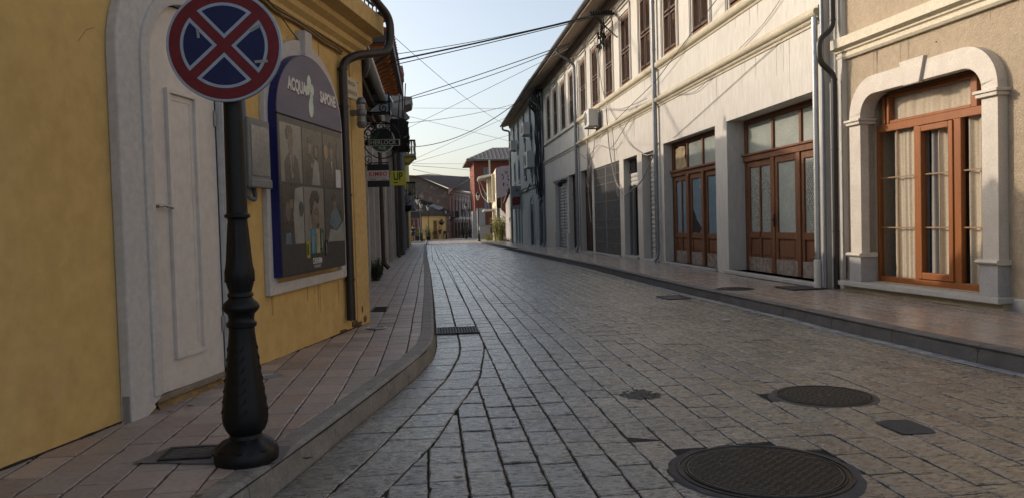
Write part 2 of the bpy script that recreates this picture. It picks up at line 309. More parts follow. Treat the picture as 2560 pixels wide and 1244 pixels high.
def stones(left, right, w, x0, x1, y0, y1, lmin, lmax, z0, gap, tilt, par=None, drift=.0, inset=0, ragged=True, pin=None, par2=None):
    m = MB(); x = x0; i = 0
    while x < x1:
        ww = w if par2 or (pin is not None and x < pin+.01) else w*random.uniform(.94,1.06); y = y0-random.random()*lmax
        while y < y1:
            L = random.uniform(lmin, lmax)*(1 if y < 45 else 1.4)
            ym = y+L/2; a, b = max(y, y0), min(y+L, y1)
            def wv(yy, r, xb=x): return (1 if pin is None else max(0, min(1, (x+ww*(r-i)-pin)/.8)))*(drift*math.sin(yy*.35+r*.25)+drift*.5*math.sin(yy*1.1+r*.4)+drift*.25*math.sin(yy*2.3+r*1.9))
            wx = lambda yy: wv(yy, i)
            wx1 = lambda yy: wv(yy, i+1)
            if par2:
                def X_(yy, u): return px(par,yy)+(px(par2,yy)-px(par,yy))*u
                q = [(X_(a,x)+gap/2,a+gap/2),(X_(a,x+ww)-gap/2,a+gap/2),(X_(b,x+ww)-gap/2,b-gap/2),(X_(b,x)+gap/2,b-gap/2)]
            elif par:
                q = [(px(par,a)+x+gap/2,a+gap/2),(px(par,a)+x+ww-gap/2,a+gap/2),(px(par,b)+x+ww-gap/2,b-gap/2),(px(par,b)+x+gap/2,b-gap/2)]
            else:
                j1 = random.uniform(-.004,.004)
                q = [(x+gap/2+wx(a),a+gap/2+j1),(x+ww-gap/2+wx1(a),a+gap/2-j1),(x+ww-gap/2+wx1(b),b-gap/2),(x+gap/2+wx(b),b-gap/2)]
            y += L
            if b-a < .05: continue
            for pl, sg in ((left, 1), (right, -1)):
                if pl is None or not q: continue
                # clip against the segment that spans this stone
                for (sx0,sy0),(sx1,sy1) in zip(pl, pl[1:]):
                    if sy1 > sy0 and sy0 < b and sy1 > a and (sy0 <= ym <= sy1):
                        def sd(p): return sg*(p[0]-(sx0+(sx1-sx0)*(p[1]-sy0)/(sy1-sy0)) - sg*gap/2)
                        out = []
                        for k in range(len(q)):
                            p, r = q[k], q[(k+1)%len(q)]; dp, dr = sd(p), sd(r)
                            if dp >= 0: out.append(p)
                            if (dp > 0) != (dr > 0) and dp != dr:
                                t = dp/(dp-dr); out.append((p[0]+(r[0]-p[0])*t, p[1]+(r[1]-p[1])*t))
                        q = out
                        if not q: break
            if len(q) < 3: continue
            ar = abs(sum(q[k][0]*q[(k+1)%len(q)][1]-q[(k+1)%len(q)][0]*q[k][1] for k in range(len(q))))/2
            if ar < .0015: continue
            cx = sum(p[0] for p in q)/len(q); cy = sum(p[1] for p in q)/len(q)
            if any((cx-hx)**2+(cy-hy)**2 < hr*hr for hx,hy,hr in HOLES): continue
            ta, tb, tz = random.uniform(-tilt,tilt), random.uniform(-tilt,tilt), random.uniform(-.0015,.0015)
            t = random.random(); bz = z0+gz(cy)
            def H(p): return z0+gz(p[1])+wob(*p)+tz+(p[0]-cx)*ta+(p[1]-cy)*tb
            if cy < 16 and ragged:
                q2 = []
                for k in range(len(q)):
                    p, r = Vector(q[k]), Vector(q[(k+1)%len(q)]); L_ = (r-p).length; n_ = max(1, min(7, int(L_/.035))); nn = Vector((-(r-p).y, (r-p).x))/max(L_, 1e-5)
                    for j in range(n_):
                        jj = random.gauss(0, .0016) if j else 0
                        if random.random() < .03: jj -= 0; jj = abs(jj)+.006
                        q2.append(tuple(p.lerp(r, j/n_)+nn*jj))
                q = q2
            be = min(.006, .1*math.sqrt(ar))
            top = []
            for p in q:
                d = Vector((cx-p[0], cy-p[1])); 
                if d.length > 1e-4: d = d.normalized()*be*1.4
                top.append((p[0]+d.x, p[1]+d.y))
            n = len(m.v); k = len(q)
            m.v += [(p[0],p[1],H(p)) for p in top]; m.v += [(p[0],p[1],H(p)-.004) for p in q]; m.v += [(p[0],p[1],bz-.016) for p in q]
            m.f.append(tuple(range(n,n+k))); m.t.append(t)
            for a_ in range(k):
                b_ = (a_+1)%k
                m.f.append((n+k+a_,n+k+b_,n+b_,n+a_)); m.f.append((n+2*k+a_,n+2*k+b_,n+k+b_,n+k+a_)); m.t += [t*.8,t*.3]
        x += ww; i += 1
    return m
MH = [(1.59,3.585,.43),(2.668,5.015,.33)]
HOLES = [(x,y,r-.02) for x,y,r in MH]
def off(pl, d): return [(x+d, y) for x, y in pl]
g = MB(); g.quad([(-400,-200,-.03),(400,-200,-.03),(400,20,-.03),(-400,20,-.03)]); g.quad([(-400,20,-.03),(400,20,-.03),(400,600,-4.9),(-400,600,-4.9)])
struct(g.build('ground', SUNPAVE))
def sheet(pl, pr, y0, y1, z, n=80):
    m = MB()
    for i in range(n):
        a, b = y0+(y1-y0)*i/n, y0+(y1-y0)*(i+1)/n
        m.quad([(px(pl,a),a,z+gz(a)),(px(pr,a),a,z+gz(a)),(px(pr,b),b,z+gz(b)),(px(pl,b),b,z+gz(b))])
    return m
struct(sheet(KL, KR, -2, 64.5, -.011).build('road_bed', JOINT))
m = stones(SE, off(KR,-.13), .192, .53-.192*8, 4.9, 1.8, 64.5, .24, .42, 0, .010, .016, drift=.016, pin=.53)
struct(m.build('road', STONE, attr=True))
m = stones(None, None, .5, .0, .99, 1.8, 30, .24, .40, 0, .012, .009, par=KL, par2=SE)
struct(m.build('road_edge', STONE, attr=True))
m = stones(off(KL,.0), off(SE,0), .245, -.4, .6, 30, 64.5, .3, .5, 0, .014, .008)
struct(m.build('road_edge_far', STONE, attr=True))
GUT = pm('gutter_stone', (.36,.37,.38), .45, .15, 4, .4, 50, attr=('tint',[(0,(.7,.7,.72)),(1,(1.1,1.1,1.1))]))
m = stones(None, None, .11, -.12, -.05, 2, 60, .10, .2, .003, .010, .02, par=KR)
struct(m.build('gutter', GUT, attr=True))
# pavements
struct(sheet(WY_, KL, -2, 100, .124).build('sidewalk_bed', JOINT))
m = stones([(-3.7,-2),(-2.1,3.85),(-.90,9.12),(-1.40,9.2),(-1.40,60)], off(KL,-.15), .197, -3.6, 0, 1.5, 66, .24, .34, .14, .010, .006, drift=.006)
struct(m.build('sidewalk', TILE, attr=True))
RW = [(6.7,-2),(6.1,10.885),(6.12,11.2),(5.97,11.3),(5.97,40),(6.25,57.1),(6.6,68)]
struct(sheet(KR, [(8,-2),(8,68)], -2, 65.2, .124).build('sidewalk_bed', JOINT))
m = stones(off(KR,.15), off(RW,.08), .2, 4.2, 7, 1.5, 65, .3, .45, .14, .007, .004)
struct(m.build('sidewalk', TILER, attr=True))
def kerb(pl, side, y0, y1, mat, w=.14):
    m = MB(); y = y0
    while y < y1:
        L = .9+random.random()*.25; a, b = y+.004, min(y+L, y1)-.004; n = 5; y += L
        for k in range(n):
            c, d = a+(b-a)*k/n, a+(b-a)*(k+1)/n
            ring = []
            for yy in (c, d):
                x0 = px(pl, yy); z = gz(yy)
                ring.append([(x0,yy,z-.03),(x0-.012*side*-1*-1,yy,z+.10),(x0-side*.02,yy,z+.132),(x0-side*.045,yy,z+.143),(x0-side*w,yy,z+.143),(x0-side*w,yy,z)])
            for i in range(5): m.quad([ring[0][i],ring[1][i],ring[1][i+1],ring[0][i+1]])
            if k in (0,n-1): m.quad(ring[0] if k == 0 else ring[1])
    return m
struct(kerb(KL, 1, -1, 98, KERB, .15).build('kerb', KERB, smooth=False))
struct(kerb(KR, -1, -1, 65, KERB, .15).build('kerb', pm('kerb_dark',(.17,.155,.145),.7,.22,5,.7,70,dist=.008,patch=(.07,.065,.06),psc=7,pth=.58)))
struct(sheet([(-1.9,60),(-1.9,400)], [(12,60),(12,400)], 64.6, 400, .02, 20).build('plaza', pm('plaza_paving',(.33,.29,.25),.55,.15,1.2,.15,20)))
m = stones(None, None, .5, -1.8, 9, 65.5, 100, .6, 1.2, .03, .03, .004)
struct(m.build('plaza_stones', pm('plaza_stone',(.34,.30,.26),.5,.12,2,.1,20,attr=('tint',[(0,(.8,.8,.8)),(1,(1.1,1.1,1.1))])), attr=True))
# ================================================================ yellow corner house
yh = root('yellow_house', 'low yellow plastered corner house with white arched door trim and roof slab', 'building', (-2.2,6,.14))
m = MB(); m.box(YF,-4.5,5.42,-5,0,.05,3.22); m.box(YF,-4.5,5.42,-5,-.002,3.22,3.7); m.build('wall', YEL, yh)
m = MB()
m.profile(YF,-4.5,5.44,[(-.02,3.20),(.045,3.20),(.045,3.24),(.09,3.28),(.09,3.34),(.16,3.38),(.16,3.44),(.30,3.47),(.30,3.66),(-.02,3.70)])
m.build('cornice', YEL2, yh)
MB().profile(YF,5.05,5.46,[(-.02,3.2),(.012,3.2),(.012,.14),(-.02,.14)]).build('corner_pier', YEL2, yh)
# terrace railing on the slab
m = MB()
for k in range(46):
    a = -.8+k*.14; m.tube([YF.P(a,.2,3.7),YF.P(a,.2,4.55)], .008, 5)
for z in (3.8,4.55): m.tube([YF.P(-1,.2,z),YF.P(5.4,.2,z)], .014, 6)
m.build('terrace_railing', IRON, yh)
# door surround
def archring(s0,s1,zb,zs,rz,w,n=20):
    c=(s0+s1)/2; r=(s1-s0)/2
    inn=[(s0,zb)]+arc(c,zs,r,rz,180,0,n)+[(s1,zb)]; out=[(s0-w,zb)]+arc(c,zs,r+w,rz+w,180,0,n)+[(s1+w,zb)]
    return out, inn
o_, i_ = archring(1.2,2.07,.13,2.33,.44,.30); o2, i2 = archring(1.2,2.07,.24,2.33,.44,.085)
o_[0]=(.9,.125); i_[0]=(1.19,.235); o_[-1]=(2.21,.16); i_[-1]=(2.07,.22)
o_ = [(min(a,2.21),z) for a,z in o_]
tr = MB().band(YF,o_,i_,0,.075).build('door_surround', TRIM, yh, bevel=.012)
MB().band(YF,o2,i2,.07,.092).build('moulding', TRIM, tr, bevel=.006)
c=(1.2+2.07)/2
dr = MB().prism(YF,[(1.205,.225)]+arc(c,2.33,.43,.435,180,0,20)+[(2.065,.205)],.0,.03).build('door', DOORW, yh, bevel=.004)
m = MB(); P0=[(1.43,.42),(1.79,.42),(1.79,2.2),(1.43,2.2),(1.43,.42)]; P1=[(1.46,.45),(1.76,.45),(1.76,2.17),(1.46,2.17),(1.46,.45)]
m.band(YF,P0,P1,.03,.056); P2=[(1.50,.49),(1.72,.49),(1.72,2.13),(1.50,2.13),(1.50,.49)]; m.band(YF,P1,P2,.03,.034)
m.build('panel_moulding', DOORW, dr, bevel=.004)
m = MB(); m.tube([YF.P(1.26,.03,1.42),YF.P(1.26,.075,1.42),YF.P(1.30,.085,1.425),YF.P(1.36,.08,1.418),YF.P(1.405,.075,1.41)], [.012,.011,.010,.011,.009], 10)
m.prism(YF,arc(1.26,1.42,.022,.028,0,360,14)[:-1],.03,.04); m.prism(YF,arc(1.265,1.33,.016,.034,0,360,14)[:-1],.03,.038)
m.build('handle', flat('chrome',(.45,.44,.42),.28,metal=.9), dr, smooth=True)
m = MB(); m.prism(YF,arc(1.265,1.325,.004,.010,0,360,8)[:-1],.038,.0395); m.build('keyhole', DARKI, dr)
for z in (2.02,.52): m = MB(); m.tube([YF.P(2.045,.04,z),YF.P(2.045,.04,z+.11)], .011, 8); m.box(YF,2.045,2.07,.03,.036,z+.01,z+.1); m.build('hinge', flat('hinge_metal',(.30,.28,.26),.5,metal=.5), dr)
MB().band(YF,[(1.196,.24)]+arc(1.635,2.33,.439,.447,180,0,24)+[(2.075,.22)],[(1.212,.24)]+arc(1.635,2.33,.423,.43,180,0,24)+[(2.06,.22)],.028,.034).build('door_gap', flat('door_shadow_gap',(.02,.03,.06),.8), dr)
m = MB().box(YF,1.18,2.09,-.02,.065,.185,.218); m.build('threshold', pm('thresh_wood',(.28,.22,.16),.8,.2,6,.4,40), yh, bevel=.005)
# crumbled raw step under the door
m = MB(); random.seed(3)
n=26; base=[]
for i in range(n+1):
    a=1.02+(2.16-1.02)*i/n; base.append((a, .045+random.uniform(-.012,.016)-(.05 if i>22 else 0)))
for i in range(n):
    (a,o1),(b,o2_)=base[i],base[i+1]; zt=.19 if 1.17<a else .15
    m.quad([YF.P(a,o1+.02,.12),YF.P(b,o2_+.02,.12),YF.P(b,o2_,zt*.6+.05),YF.P(a,o1,zt*.6+.05)]); m.quad([YF.P(a,o1,zt*.6+.05),YF.P(b,o2_,zt*.6+.05),YF.P(b,o2_-.015,zt),YF.P(a,o1-.015,zt)]); m.quad([YF.P(a,o1-.015,zt),YF.P(b,o2_-.015,zt),YF.P(b,-.01,zt),YF.P(a,-.01,zt)])
m.build('step', RAW, yh)
# white jamb foot with crumbling edge
m = MB().prism(YF,[(.9,.125),(1.02,.11),(1.06,.135),(1.10,.15),(1.15,.17),(1.13,.19),(1.19,.215),(1.21,.24),(1.19,.30),(.9,.30)],0,.0755).build('surround_foot', TRIM, yh, bevel=.012)
# dirt line where wall meets pavement
DIRT = pm('grime', (.045,.035,.025), .95, .4, 12, .8, 60, dist=.01)
m = MB(); a=-3.0; w=.01
while a < 5.4:
    b=a+random.uniform(.02,.05); w2=max(.002,min(.02,w+random.uniform(-.006,.006)))
    m.hexa([YF.P(a,-.01,.13),YF.P(b,-.01,.13),YF.P(b,w2+.012,.13),YF.P(a,w+.012,.13),YF.P(a,-.01,.142+w*.5),YF.P(b,-.01,.142+w2*.5),YF.P(b,w2,.144),YF.P(a,w,.144)]); a=b; w=w2
m.build('grime_line', DIRT, yh)
# damp stains at the far foot of the wall, broken plaster by the pipe
def blob(F,s,z,rs,rz,o,n=18,jag=.35):
    return [(s+rs*math.cos(2*math.pi*i/n)*random.uniform(1-jag,1), z+rz*math.sin(2*math.pi*i/n)*random.uniform(1-jag,1)) for i in range(n)]
m = None
for (s_,z_,a_,b_) in ((4.95,.19,.10,.045),(4.83,.27,.03,.05),(5.28,.20,.07,.05),(5.2,.32,.03,.05),(4.6,.16,.12,.015),(5.05,.17,.16,.03)): MB().prism(YF,blob(YF,s_,z_,a_,b_,0),-.005,.0135).build('stain', pm('damp_stain',(.26,.155,.06),.95,.4,14,.6,50,patch=(.10,.07,.04),psc=12,pth=.55), yh)
m = MB()
for p in ([(3.3,2.75),(3.34,2.9),(3.42,2.98),(3.50,3.02)],[(3.42,3.0),(3.5,2.95),(3.58,2.98),(3.62,3.04)],[(-.9,2.9),(-.5,3.0)],[(.68,2.33),(.75,2.41),(.82,2.44)]):
    MB().tube([YF.P(a,.0,z) for a,z in p], .0016, 4).build('crack', flat('crack_dark',(.16,.11,.05),.9), yh)
# dark downpipe with its swan neck
def pipe(parent, pts, r, mat, clips=(), name='downpipe', F=None):
    o = MB().tube(pts, r, 14).build(name, mat, parent, smooth=True)
    for c in clips: MB().tube([Vector(c)-Vector((0,0,.012)),Vector(c)+Vector((0,0,.012))], r*1.18, 14).build('pipe_clip', mat, o, smooth=True)
    return o
def bend(pts, r=.08, n=5):
    pts=[Vector(p) for p in pts]; out=[pts[0]]
    for a,b,c in zip(pts,pts[1:],pts[2:]):
        d1=(a-b); d2=(c-b); k=min(r,d1.length*.48,d2.length*.48); p=b+d1.normalized()*k; q=b+d2.normalized()*k
        for i in range(n+1):
            t=i/n; out.append(p*(1-t)**2+b*2*t*(1-t)+q*t*t)
    out.append(pts[-1]); return out
PS=4.70
pipe(yh, bend([YF.P(PS,.06,.26),YF.P(PS,.06,3.02),YF.P(PS+.15,.16,3.12),YF.P(5.22,.38,3.22),YF.P(5.30,.42,3.35),YF.P(5.30,.42,3.62),YF.P(5.05,.30,3.80),YF.P(4.75,.28,3.83)],.12), .047, BRPIPE, [YF.P(PS,.06,z) for z in (.7,1.6,2.55,2.95)])
pipe(yh, bend([YF.P(5.5,.05,3.35),YF.P(5.5,.05,3.15),YF.P(5.52,.0,3.02)],.05), .05, BRPIPE, name='gutter_elbow')
# wall conduit with old cables
cb = root('cable', 'loose bundle of old cables clipped along the yellow wall under the cornice', 'cable', tuple(YF.P(3.5,.03,3.2)))
m = MB()
pts=[YF.P(a,.03,z) for a,z in ((.5,3.02),(2.2,3.13),(2.9,3.20),(3.15,3.15),(3.6,3.17),(4.0,3.15),(4.3,3.13),(4.62,3.14),(4.75,3.12))]
m.tube(bend(pts,.2), .013, 8); m.tube([p+Vector((.01,.0,.025)) for p in bend(pts,.2)], .011, 8); m.build('bundle', pm('cable_yellowed',(.30,.2,.09),.7,.2,10,.2,60), cb, smooth=True)
m = MB().tube(bend([YF.P(3.2,.04,3.15),YF.P(3.42,.05,3.05),YF.P(3.62,.04,3.0),YF.P(3.74,.05,2.93),YF.P(3.80,.04,2.86),YF.P(3.83,.04,2.72),YF.P(3.80,.04,2.66),YF.P(3.86,.04,2.68),YF.P(3.84,.04,2.72)],.05),.006,6); m.build('dangling_end', pm('cable_brown',(.16,.09,.04),.7,.2,10,.2,60), cb, smooth=True)
# ---------------------------------------------------------------- billboard
bf = root('window_surround','white arched plaster surround with keystone behind the shop billboard','window surround',tuple(YF.P(3.72,0,.72)))
o_, i_ = archring(2.97,4.50,.80,2.25,.62,.14); o_[0]=(2.82,.70);o_[-1]=(4.64,.735);i_[0]=(2.97,.80);i_[-1]=(4.50,.82)
m = MB().band(YF,o_,i_,0,.05); m.hexa([YF.P(*p) for p in ((2.82,0,.70),(4.64,0,.735),(4.64,.05,.735),(2.82,.05,.70),(2.97,0,.80),(4.5,0,.82),(4.5,.05,.82),(2.97,.05,.80))])
m.build('frame', TRIM, bf, bevel=.006)
MB().prism(YF,[(3.62,2.85),(3.80,2.85),(3.79,3.10),(3.63,3.10)],0,.10).build('keystone', TRIM, bf, bevel=.008)
bb = root('billboard','arched shop billboard with grey portrait photographs above a black strip, on the yellow wall','billboard',tuple(YF.P(3.65,.03,.85)))
NAVY = flat('navy_side',(.008,.012,.10),.45); 
S0,S1,ZB,ZS=2.89,4.41,.86,2.24
arcp = arc((S0+S1)/2,ZS,(S1-S0)/2,.61,180,0,28)
m = MB().prism(YF,[(S0,ZB-.01)]+arcp+[(S1,ZB+.01)],.03,.122); m.build('box', NAVY, bb)
GRAD = pm('lilac_panel',(.085,.082,.14),.5,.2,1.1,0,spec=.2,col2=(.19,.165,.205),stretch=(.5,.5,2.6))
MB().prism(YF,[(S0+.01,ZS-.0)]+[(a,z-.008) for a,z in arcp[1:-1]]+[(S1-.01,ZS)],.1225,.128).build('header_panel', GRAD, bb)
MB().prism(YF,[(S0+.008,ZB),(S1-.004,ZB+.015),(S1-.004,ZS-.01),(S0+.008,ZS-.01)],.1225,.127).build('poster', pm('poster_dark',(.055,.050,.048),.4,.1,2,0), bb)
MB().box(YF,S0,S1,.12,.130,ZS-.012,ZS+.002).build('seam', DARKI, bb)
LW = flat('letter_white',(.62,.58,.56),.4); LK = flat('letter_black',(.01,.01,.01),.5)
for (s_,t_,z_) in (('ACQUA',3.33,2.525),('SAPONE',4.06,2.515)):
    a=text(s_,.15 if s_=='ACQUA' else .145,YF,t_+.006,.1290,z_-.008,LK,bb,sx=.74,bold=.010,ext=.0005); text(s_,.15 if s_=='ACQUA' else .145,YF,t_,.1305,z_,LW,bb,sx=.74,bold=.0065,ext=.0005)
m = MB()
for (a,z,r1,r2_,k) in ((3.60,2.60,.045,.075,0),(3.66,2.545,.045,.055,0),(3.56,2.53,.05,.045,0),(3.645,2.47,.035,.05,0),(3.63,2.38,.055,.09,0)): m.prism(YF,arc(a,z,r1,r2_,0,360,18)[:-1],.1295,.1315+k)
m.build('flower_logo', flat('logo_green_white',(.55,.62,.52),.35), bb)
def ph_m(n,c,c2): return pm(n,c,.3,.2,7,0,col2=c2)
# photos: three columns, two rows
cols=[(2.935,3.375),(3.395,3.855),(3.885,4.385)]; PG=ph_m('photo_grey',(.27,.25,.20),(.17,.155,.12)); PD=ph_m('photo_dark',(.04,.033,.027),(.075,.06,.045)); PM=ph_m('photo_mid',(.12,.105,.085),(.06,.052,.042)); PSK=ph_m('photo_skin',(.26,.20,.145),(.11,.08,.055)); PL=ph_m('photo_light',(.36,.345,.30),(.20,.19,.165)); PBL=ph_m('photo_blue',(.16,.21,.235),(.09,.12,.14))
rows_=[(1.66,2.17),(1.12,1.635)]
def ph(c,r,polys,bgm):
    (a0,a1),(z0,z1)=cols[c],rows_[r]
    if r==0: z1-=(.0,.03,.06)[c]*0
    o=MB().box(YF,a0,a1,.127,.1285,z0,z1).build('photo',bgm,bb)
    for i,(mt,pl) in enumerate(polys):
        q=[(a0+(a1-a0)*x,z0+(z1-z0)*y) for x,y in pl]; MB().prism(YF,q,.1285,.1290+.0004*i).build('figure',mt,o)
def el(x,y,a,b,n=12): return [(x+a*math.cos(2*math.pi*i/n),y+b*math.sin(2*math.pi*i/n)) for i in range(n)]
SUIT=[(.18,0),(.16,.32),(.30,.46),(.42,.52),(.62,.50),(.80,.40),(.92,.0)]
ph(0,0,[(PM,SUIT),(PL,[(.42,.52),(.60,.50),(.56,.1),(.5,.05)]),(PD,[(.50,.48),(.55,.48),(.57,.2),(.52,.12)]),(PSK,[(.42,.46),(.58,.5),(.56,.6),(.62,.72),(.58,.86),(.42,.88),(.36,.7)]),(PD,[(.30,.72),(.26,.88),(.34,.96),(.50,.97),(.60,.90),(.56,.84),(.42,.84),(.38,.74)])],PG)
ph(1,0,[(PD,[(.12,0),(.16,.4),(.3,.55),(.5,.5),(.56,0)]),(PL,[(.42,0),(.52,.3),(.62,.48),(.78,.42),(.86,0)]),(PSK,el(.36,.68,.09,.12)),(PD,el(.36,.80,.11,.07)),(PD,el(.70,.60,.13,.15)),(PSK,el(.66,.62,.07,.10)),(PSK,el(.45,.35,.09,.05))],PM)
ph(2,0,[(PD,[(.05,0),(.12,.42),(.35,.5),(.6,.42),(.62,0)]),(PL,[(.38,.5),(.46,.5),(.48,.2)]),(PSK,el(.42,.66,.08,.13)),(PD,el(.42,.80,.11,.07)),(flat('photo_warm',(.30,.2,.09),.35),el(.14,.66,.10,.14)),(PM,el(.8,.6,.12,.3))],flat('photo_brown',(.10,.07,.045),.35))
ph(0,1,[(PL,[(.55,0),(.5,.5),(.62,.95),(1,1),(1,0)]),(PM,el(.88,.6,.12,.14)),(PSK,el(.25,.55,.12,.16)),(PSK,el(.42,.68,.10,.08)),(PBL,[(.1,0),(.12,.18),(.34,.2),(.36,0)])],PD)
ph(1,1,[(PSK,[(.3,0),(.36,.3),(.32,.5),(.42,.74),(.68,.76),(.74,.52),(.72,.3),(.6,.2),(.58,0)]),(PD,[(.28,.5),(.26,.78),(.4,.93),(.66,.95),(.78,.82),(.72,.70),(.5,.76),(.4,.6),(.36,.48)]),(PD,el(.60,.56,.09,.06)),(PSK,el(.60,.56,.07,.045)),(PD,[(.62,.2),(.72,.3),(.70,.36),(.60,.32)])],PG)
ph(2,1,[(PD,[(.45,0),(.3,.3),(.5,.6),(.9,.6),(1,.0)]),(PBL,[(.2,.35),(.35,.58),(.62,.66),(.88,.4),(.55,.2)]),(PSK,el(.5,.72,.09,.12)),(PD,el(.5,.84,.11,.07)),(PL,[(.1,0),(.25,.25),(.6,.2),(.98,.4),(1,0)])],PM)
for i,(a,w,c) in enumerate(((3.41,.08,(.30,.27,.03)),(3.52,.09,(.07,.22,.34)),(3.635,.09,(.34,.30,.16)),(3.74,.08,(.06,.09,.05)),(3.85,.06,(.03,.03,.03)))):
    z=(.99 if i in (0,4) else 1.03); p=MB().box(YF,a,a+w,.1275,.132+.001*i,z,z+(.15 if i in (0,4) else .22)).build('product_pack',flat('pack%d'%i,c,.3),bb)
    MB().box(YF,a+w*.2,a+w*.45,.132,.1345+.001*i,z+.03,z+(.12 if i in (0,4) else .18)).build('pack_print',PL if i not in (0,) else LK,p)
text('DENIM',.075,YF,3.66,.1285,.955,LW,bb,sx=.95,bold=.002,ext=.0005); text('MAN IS BACK',.038,YF,3.66,.1285,.905,LW,bb,sx=.7,ext=.0005)
nt_=tag(MB().box(YF,4.20,4.33,.129,.1315,1.66,1.84).build('paper_notice',flat('paper',(.55,.54,.52),.7)),'small white paper notice stuck on the billboard photographs','notice')
# ---------------------------------------------------------------- meter box
mb_ = root('meter_box','grey plastic electricity meter box with clear lid on the yellow wall by the pole','meter box',tuple(YF.P(2.55,0,1.6)))
GP=pm('meter_grey',(.19,.19,.19),.5,.1,5,.05,40); 
MB().box(YF,2.40,2.74,0,.10,1.60,2.12).build('case',GP,mb_,bevel=.012)
MB().box(YF,2.385,2.755,.10,.125,1.585,2.135).build('lid_frame',GP,mb_,bevel=.01)
MB().box(YF,2.42,2.72,.125,.132,1.68,2.08).build('lid_window',pm('meter_window',(.27,.25,.22),.2,.3,3,0,col2=(.15,.14,.135)),mb_,bevel=.004)
MB().box(YF,2.39,2.75,.10,.14,1.585,1.66).build('base_cover',GP,mb_,bevel=.012)
m=MB().tube(bend([YF.P(2.47,.05,2.12),YF.P(2.47,.04,2.35),YF.P(2.44,.035,2.8),YF.P(2.40,.03,3.15)],.1),.022,10); m.tube(bend([YF.P(2.46,.06,1.6),YF.P(2.46,.06,1.52),YF.P(2.56,.07,1.49),YF.P(2.62,.05,1.53),YF.P(2.62,.03,1.6)],.05),.019,10)
m.build('conduit',pm('conduit_bluegrey',(.12,.15,.19),.5,.1,5,0),mb_,smooth=True)
# ---------------------------------------------------------------- street plate + wall lamp
sp = root('street_sign','cream street name plate with RRUGA GJUHADOL on the yellow corner pier','street sign',tuple(YF.P(5.06,.02,2.8)))
MB().hexa([YF.P(*p) for p in ((4.85,.013,2.685),(5.28,.013,2.70),(5.28,.026,2.70),(4.85,.026,2.685),(4.85,.013,2.925),(5.28,.013,2.915),(5.28,.026,2.915),(4.85,.026,2.925))]).build('plate',pm('plate_cream',(.52,.44,.32),.5,.1,5,0),sp)
LB=flat('letter_brown',(.12,.06,.03),.6); text('RRUGA',.065,YF,5.05,.0265,2.855,LB,sp,ext=.0006); text('GJUHADOL',.07,YF,5.065,.0265,2.755,LB,sp,ext=.0006,sx=.95)
m=MB()
for a in (4.87,5.26):
    for z in (2.705,2.90): m.prism(YF,arc(a,z,.007,.007,0,360,8)[:-1],.026,.031)
m.build('screw',IRON,sp)
wl = root('wall_lamp','grey up and down wall lamp with ribbed clear glass below the street plate','wall lamp',tuple(YF.P(5.08,.02,2.45)))
LZ=lambda z: 2.705-(2.705-z)*.70
GLM=flat('lamp_grey',(.16,.155,.15),.4,metal=.5); c=YF.P(5.08,.12,0); bx,by=c.x,c.y
MB().lathe((bx,by,LZ(2.21)-2.21),[(.01,2.21),(.035,2.215),(.055,2.245),(.055,2.27),(.04,2.28)],16).build('bottom_cap',GLM,wl,smooth=True); MB().lathe((bx,by,0),[(.035,2.62),(.055,2.64),(.052,2.67),(.03,2.70),(.01,2.705)],16).build('top_cap',GLM,wl,smooth=True); m=MB(); m.lathe((bx,by,0),[(.045,2.40),(.058,2.42),(.058,2.50),(.045,2.52)],16); m.box(YF,5.04,5.12,.0,.10,2.42,2.50); m.v=[(v[0],v[1],LZ(v[2])) for v in m.v]; m.build('body',GLM,wl,smooth=True)
for z0,z1 in ((LZ(2.28),LZ(2.40)),(LZ(2.52),LZ(2.63))): MB().lathe((bx,by,0),[(.043,z0)]+[(.043+(.004 if k%2 else 0),z0+(z1-z0)*k/8) for k in range(1,8)]+[(.043,z1)],16).build('glass_tube',pm('ribbed_glass',(.45,.42,.38),.15,.1,5,0),wl,smooth=True)
for z0 in (2.28,2.52):
    m=MB()
    for z in (z0+.03,z0+.07,z0+.10): m.tube([(bx+.052*math.cos(t),by+.052*math.sin(t),LZ(z)) for t in [k*math.pi/8 for k in range(17)]],.003,5)
    for t in (0,1.57,3.14,4.71): m.tube([(bx+.052*math.cos(t),by+.052*math.sin(t),LZ(z0)),(bx+.052*math.cos(t),by+.052*math.sin(t),LZ(z0+.12))],.003,5)
    m.build('guard',GLM,wl)
# ================================================================ no stopping sign on its ornate pole
sg = root('no_stopping_sign','round red and blue no stopping sign on a black ornamental cast iron pole','road sign',(-.915,3.81,.14))
prof=[(.145,0),(.150,.02),(.150,.055),(.142,.065),(.140,.075),(.105,.105),(.078,.118),(.073,.135),(.090,.155),(.103,.185),(.107,.22),(.103,.27),(.091,.36),(.078,.46),(.067,.56),(.060,.63),(.061,.650),(.069,.655),(.071,.672),(.061,.680),(.059,.69),(.063,.715),(.074,.725),(.086,.740),(.086,.752),(.078,.768),(.060,.785),(.054,.795),(.060,.800),(.060,.812),(.052,.820),(.060,.85),(.069,.885),(.070,.915),(.063,.95),(.058,1.0),(.053,1.06),(.048,1.13),(.045,1.16),(.047,1.168),(.060,1.176),(.060,1.186),(.049,1.196),(.048,1.22),(.046,1.5),(.043,1.75),(.041,2.26)]
def fl(a,z):
    if .15<z<.62: return 1+.018*math.cos(8*a)
    if .83<z<.90: return 1+.03*math.cos(10*a)
    if .95<z<1.15: return 1+.03*math.cos(12*a)
    if .075<=z<.11: return 1+.05*math.cos(8*a)
    return 1
po = MB().lathe((-.915,3.81,.14),prof,64,fl).build('pole',IRON,sg,smooth=True)
def rp_(z):
    for (r0,z0),(r1,z1) in zip(prof,prof[1:]):
        if z0<=z<=z1 and z1>z0: return r0+(r1-r0)*(z-z0)/(z1-z0)
    return .1
m=MB(); random.seed(5)                                    # cast leaf scrolls up the foot
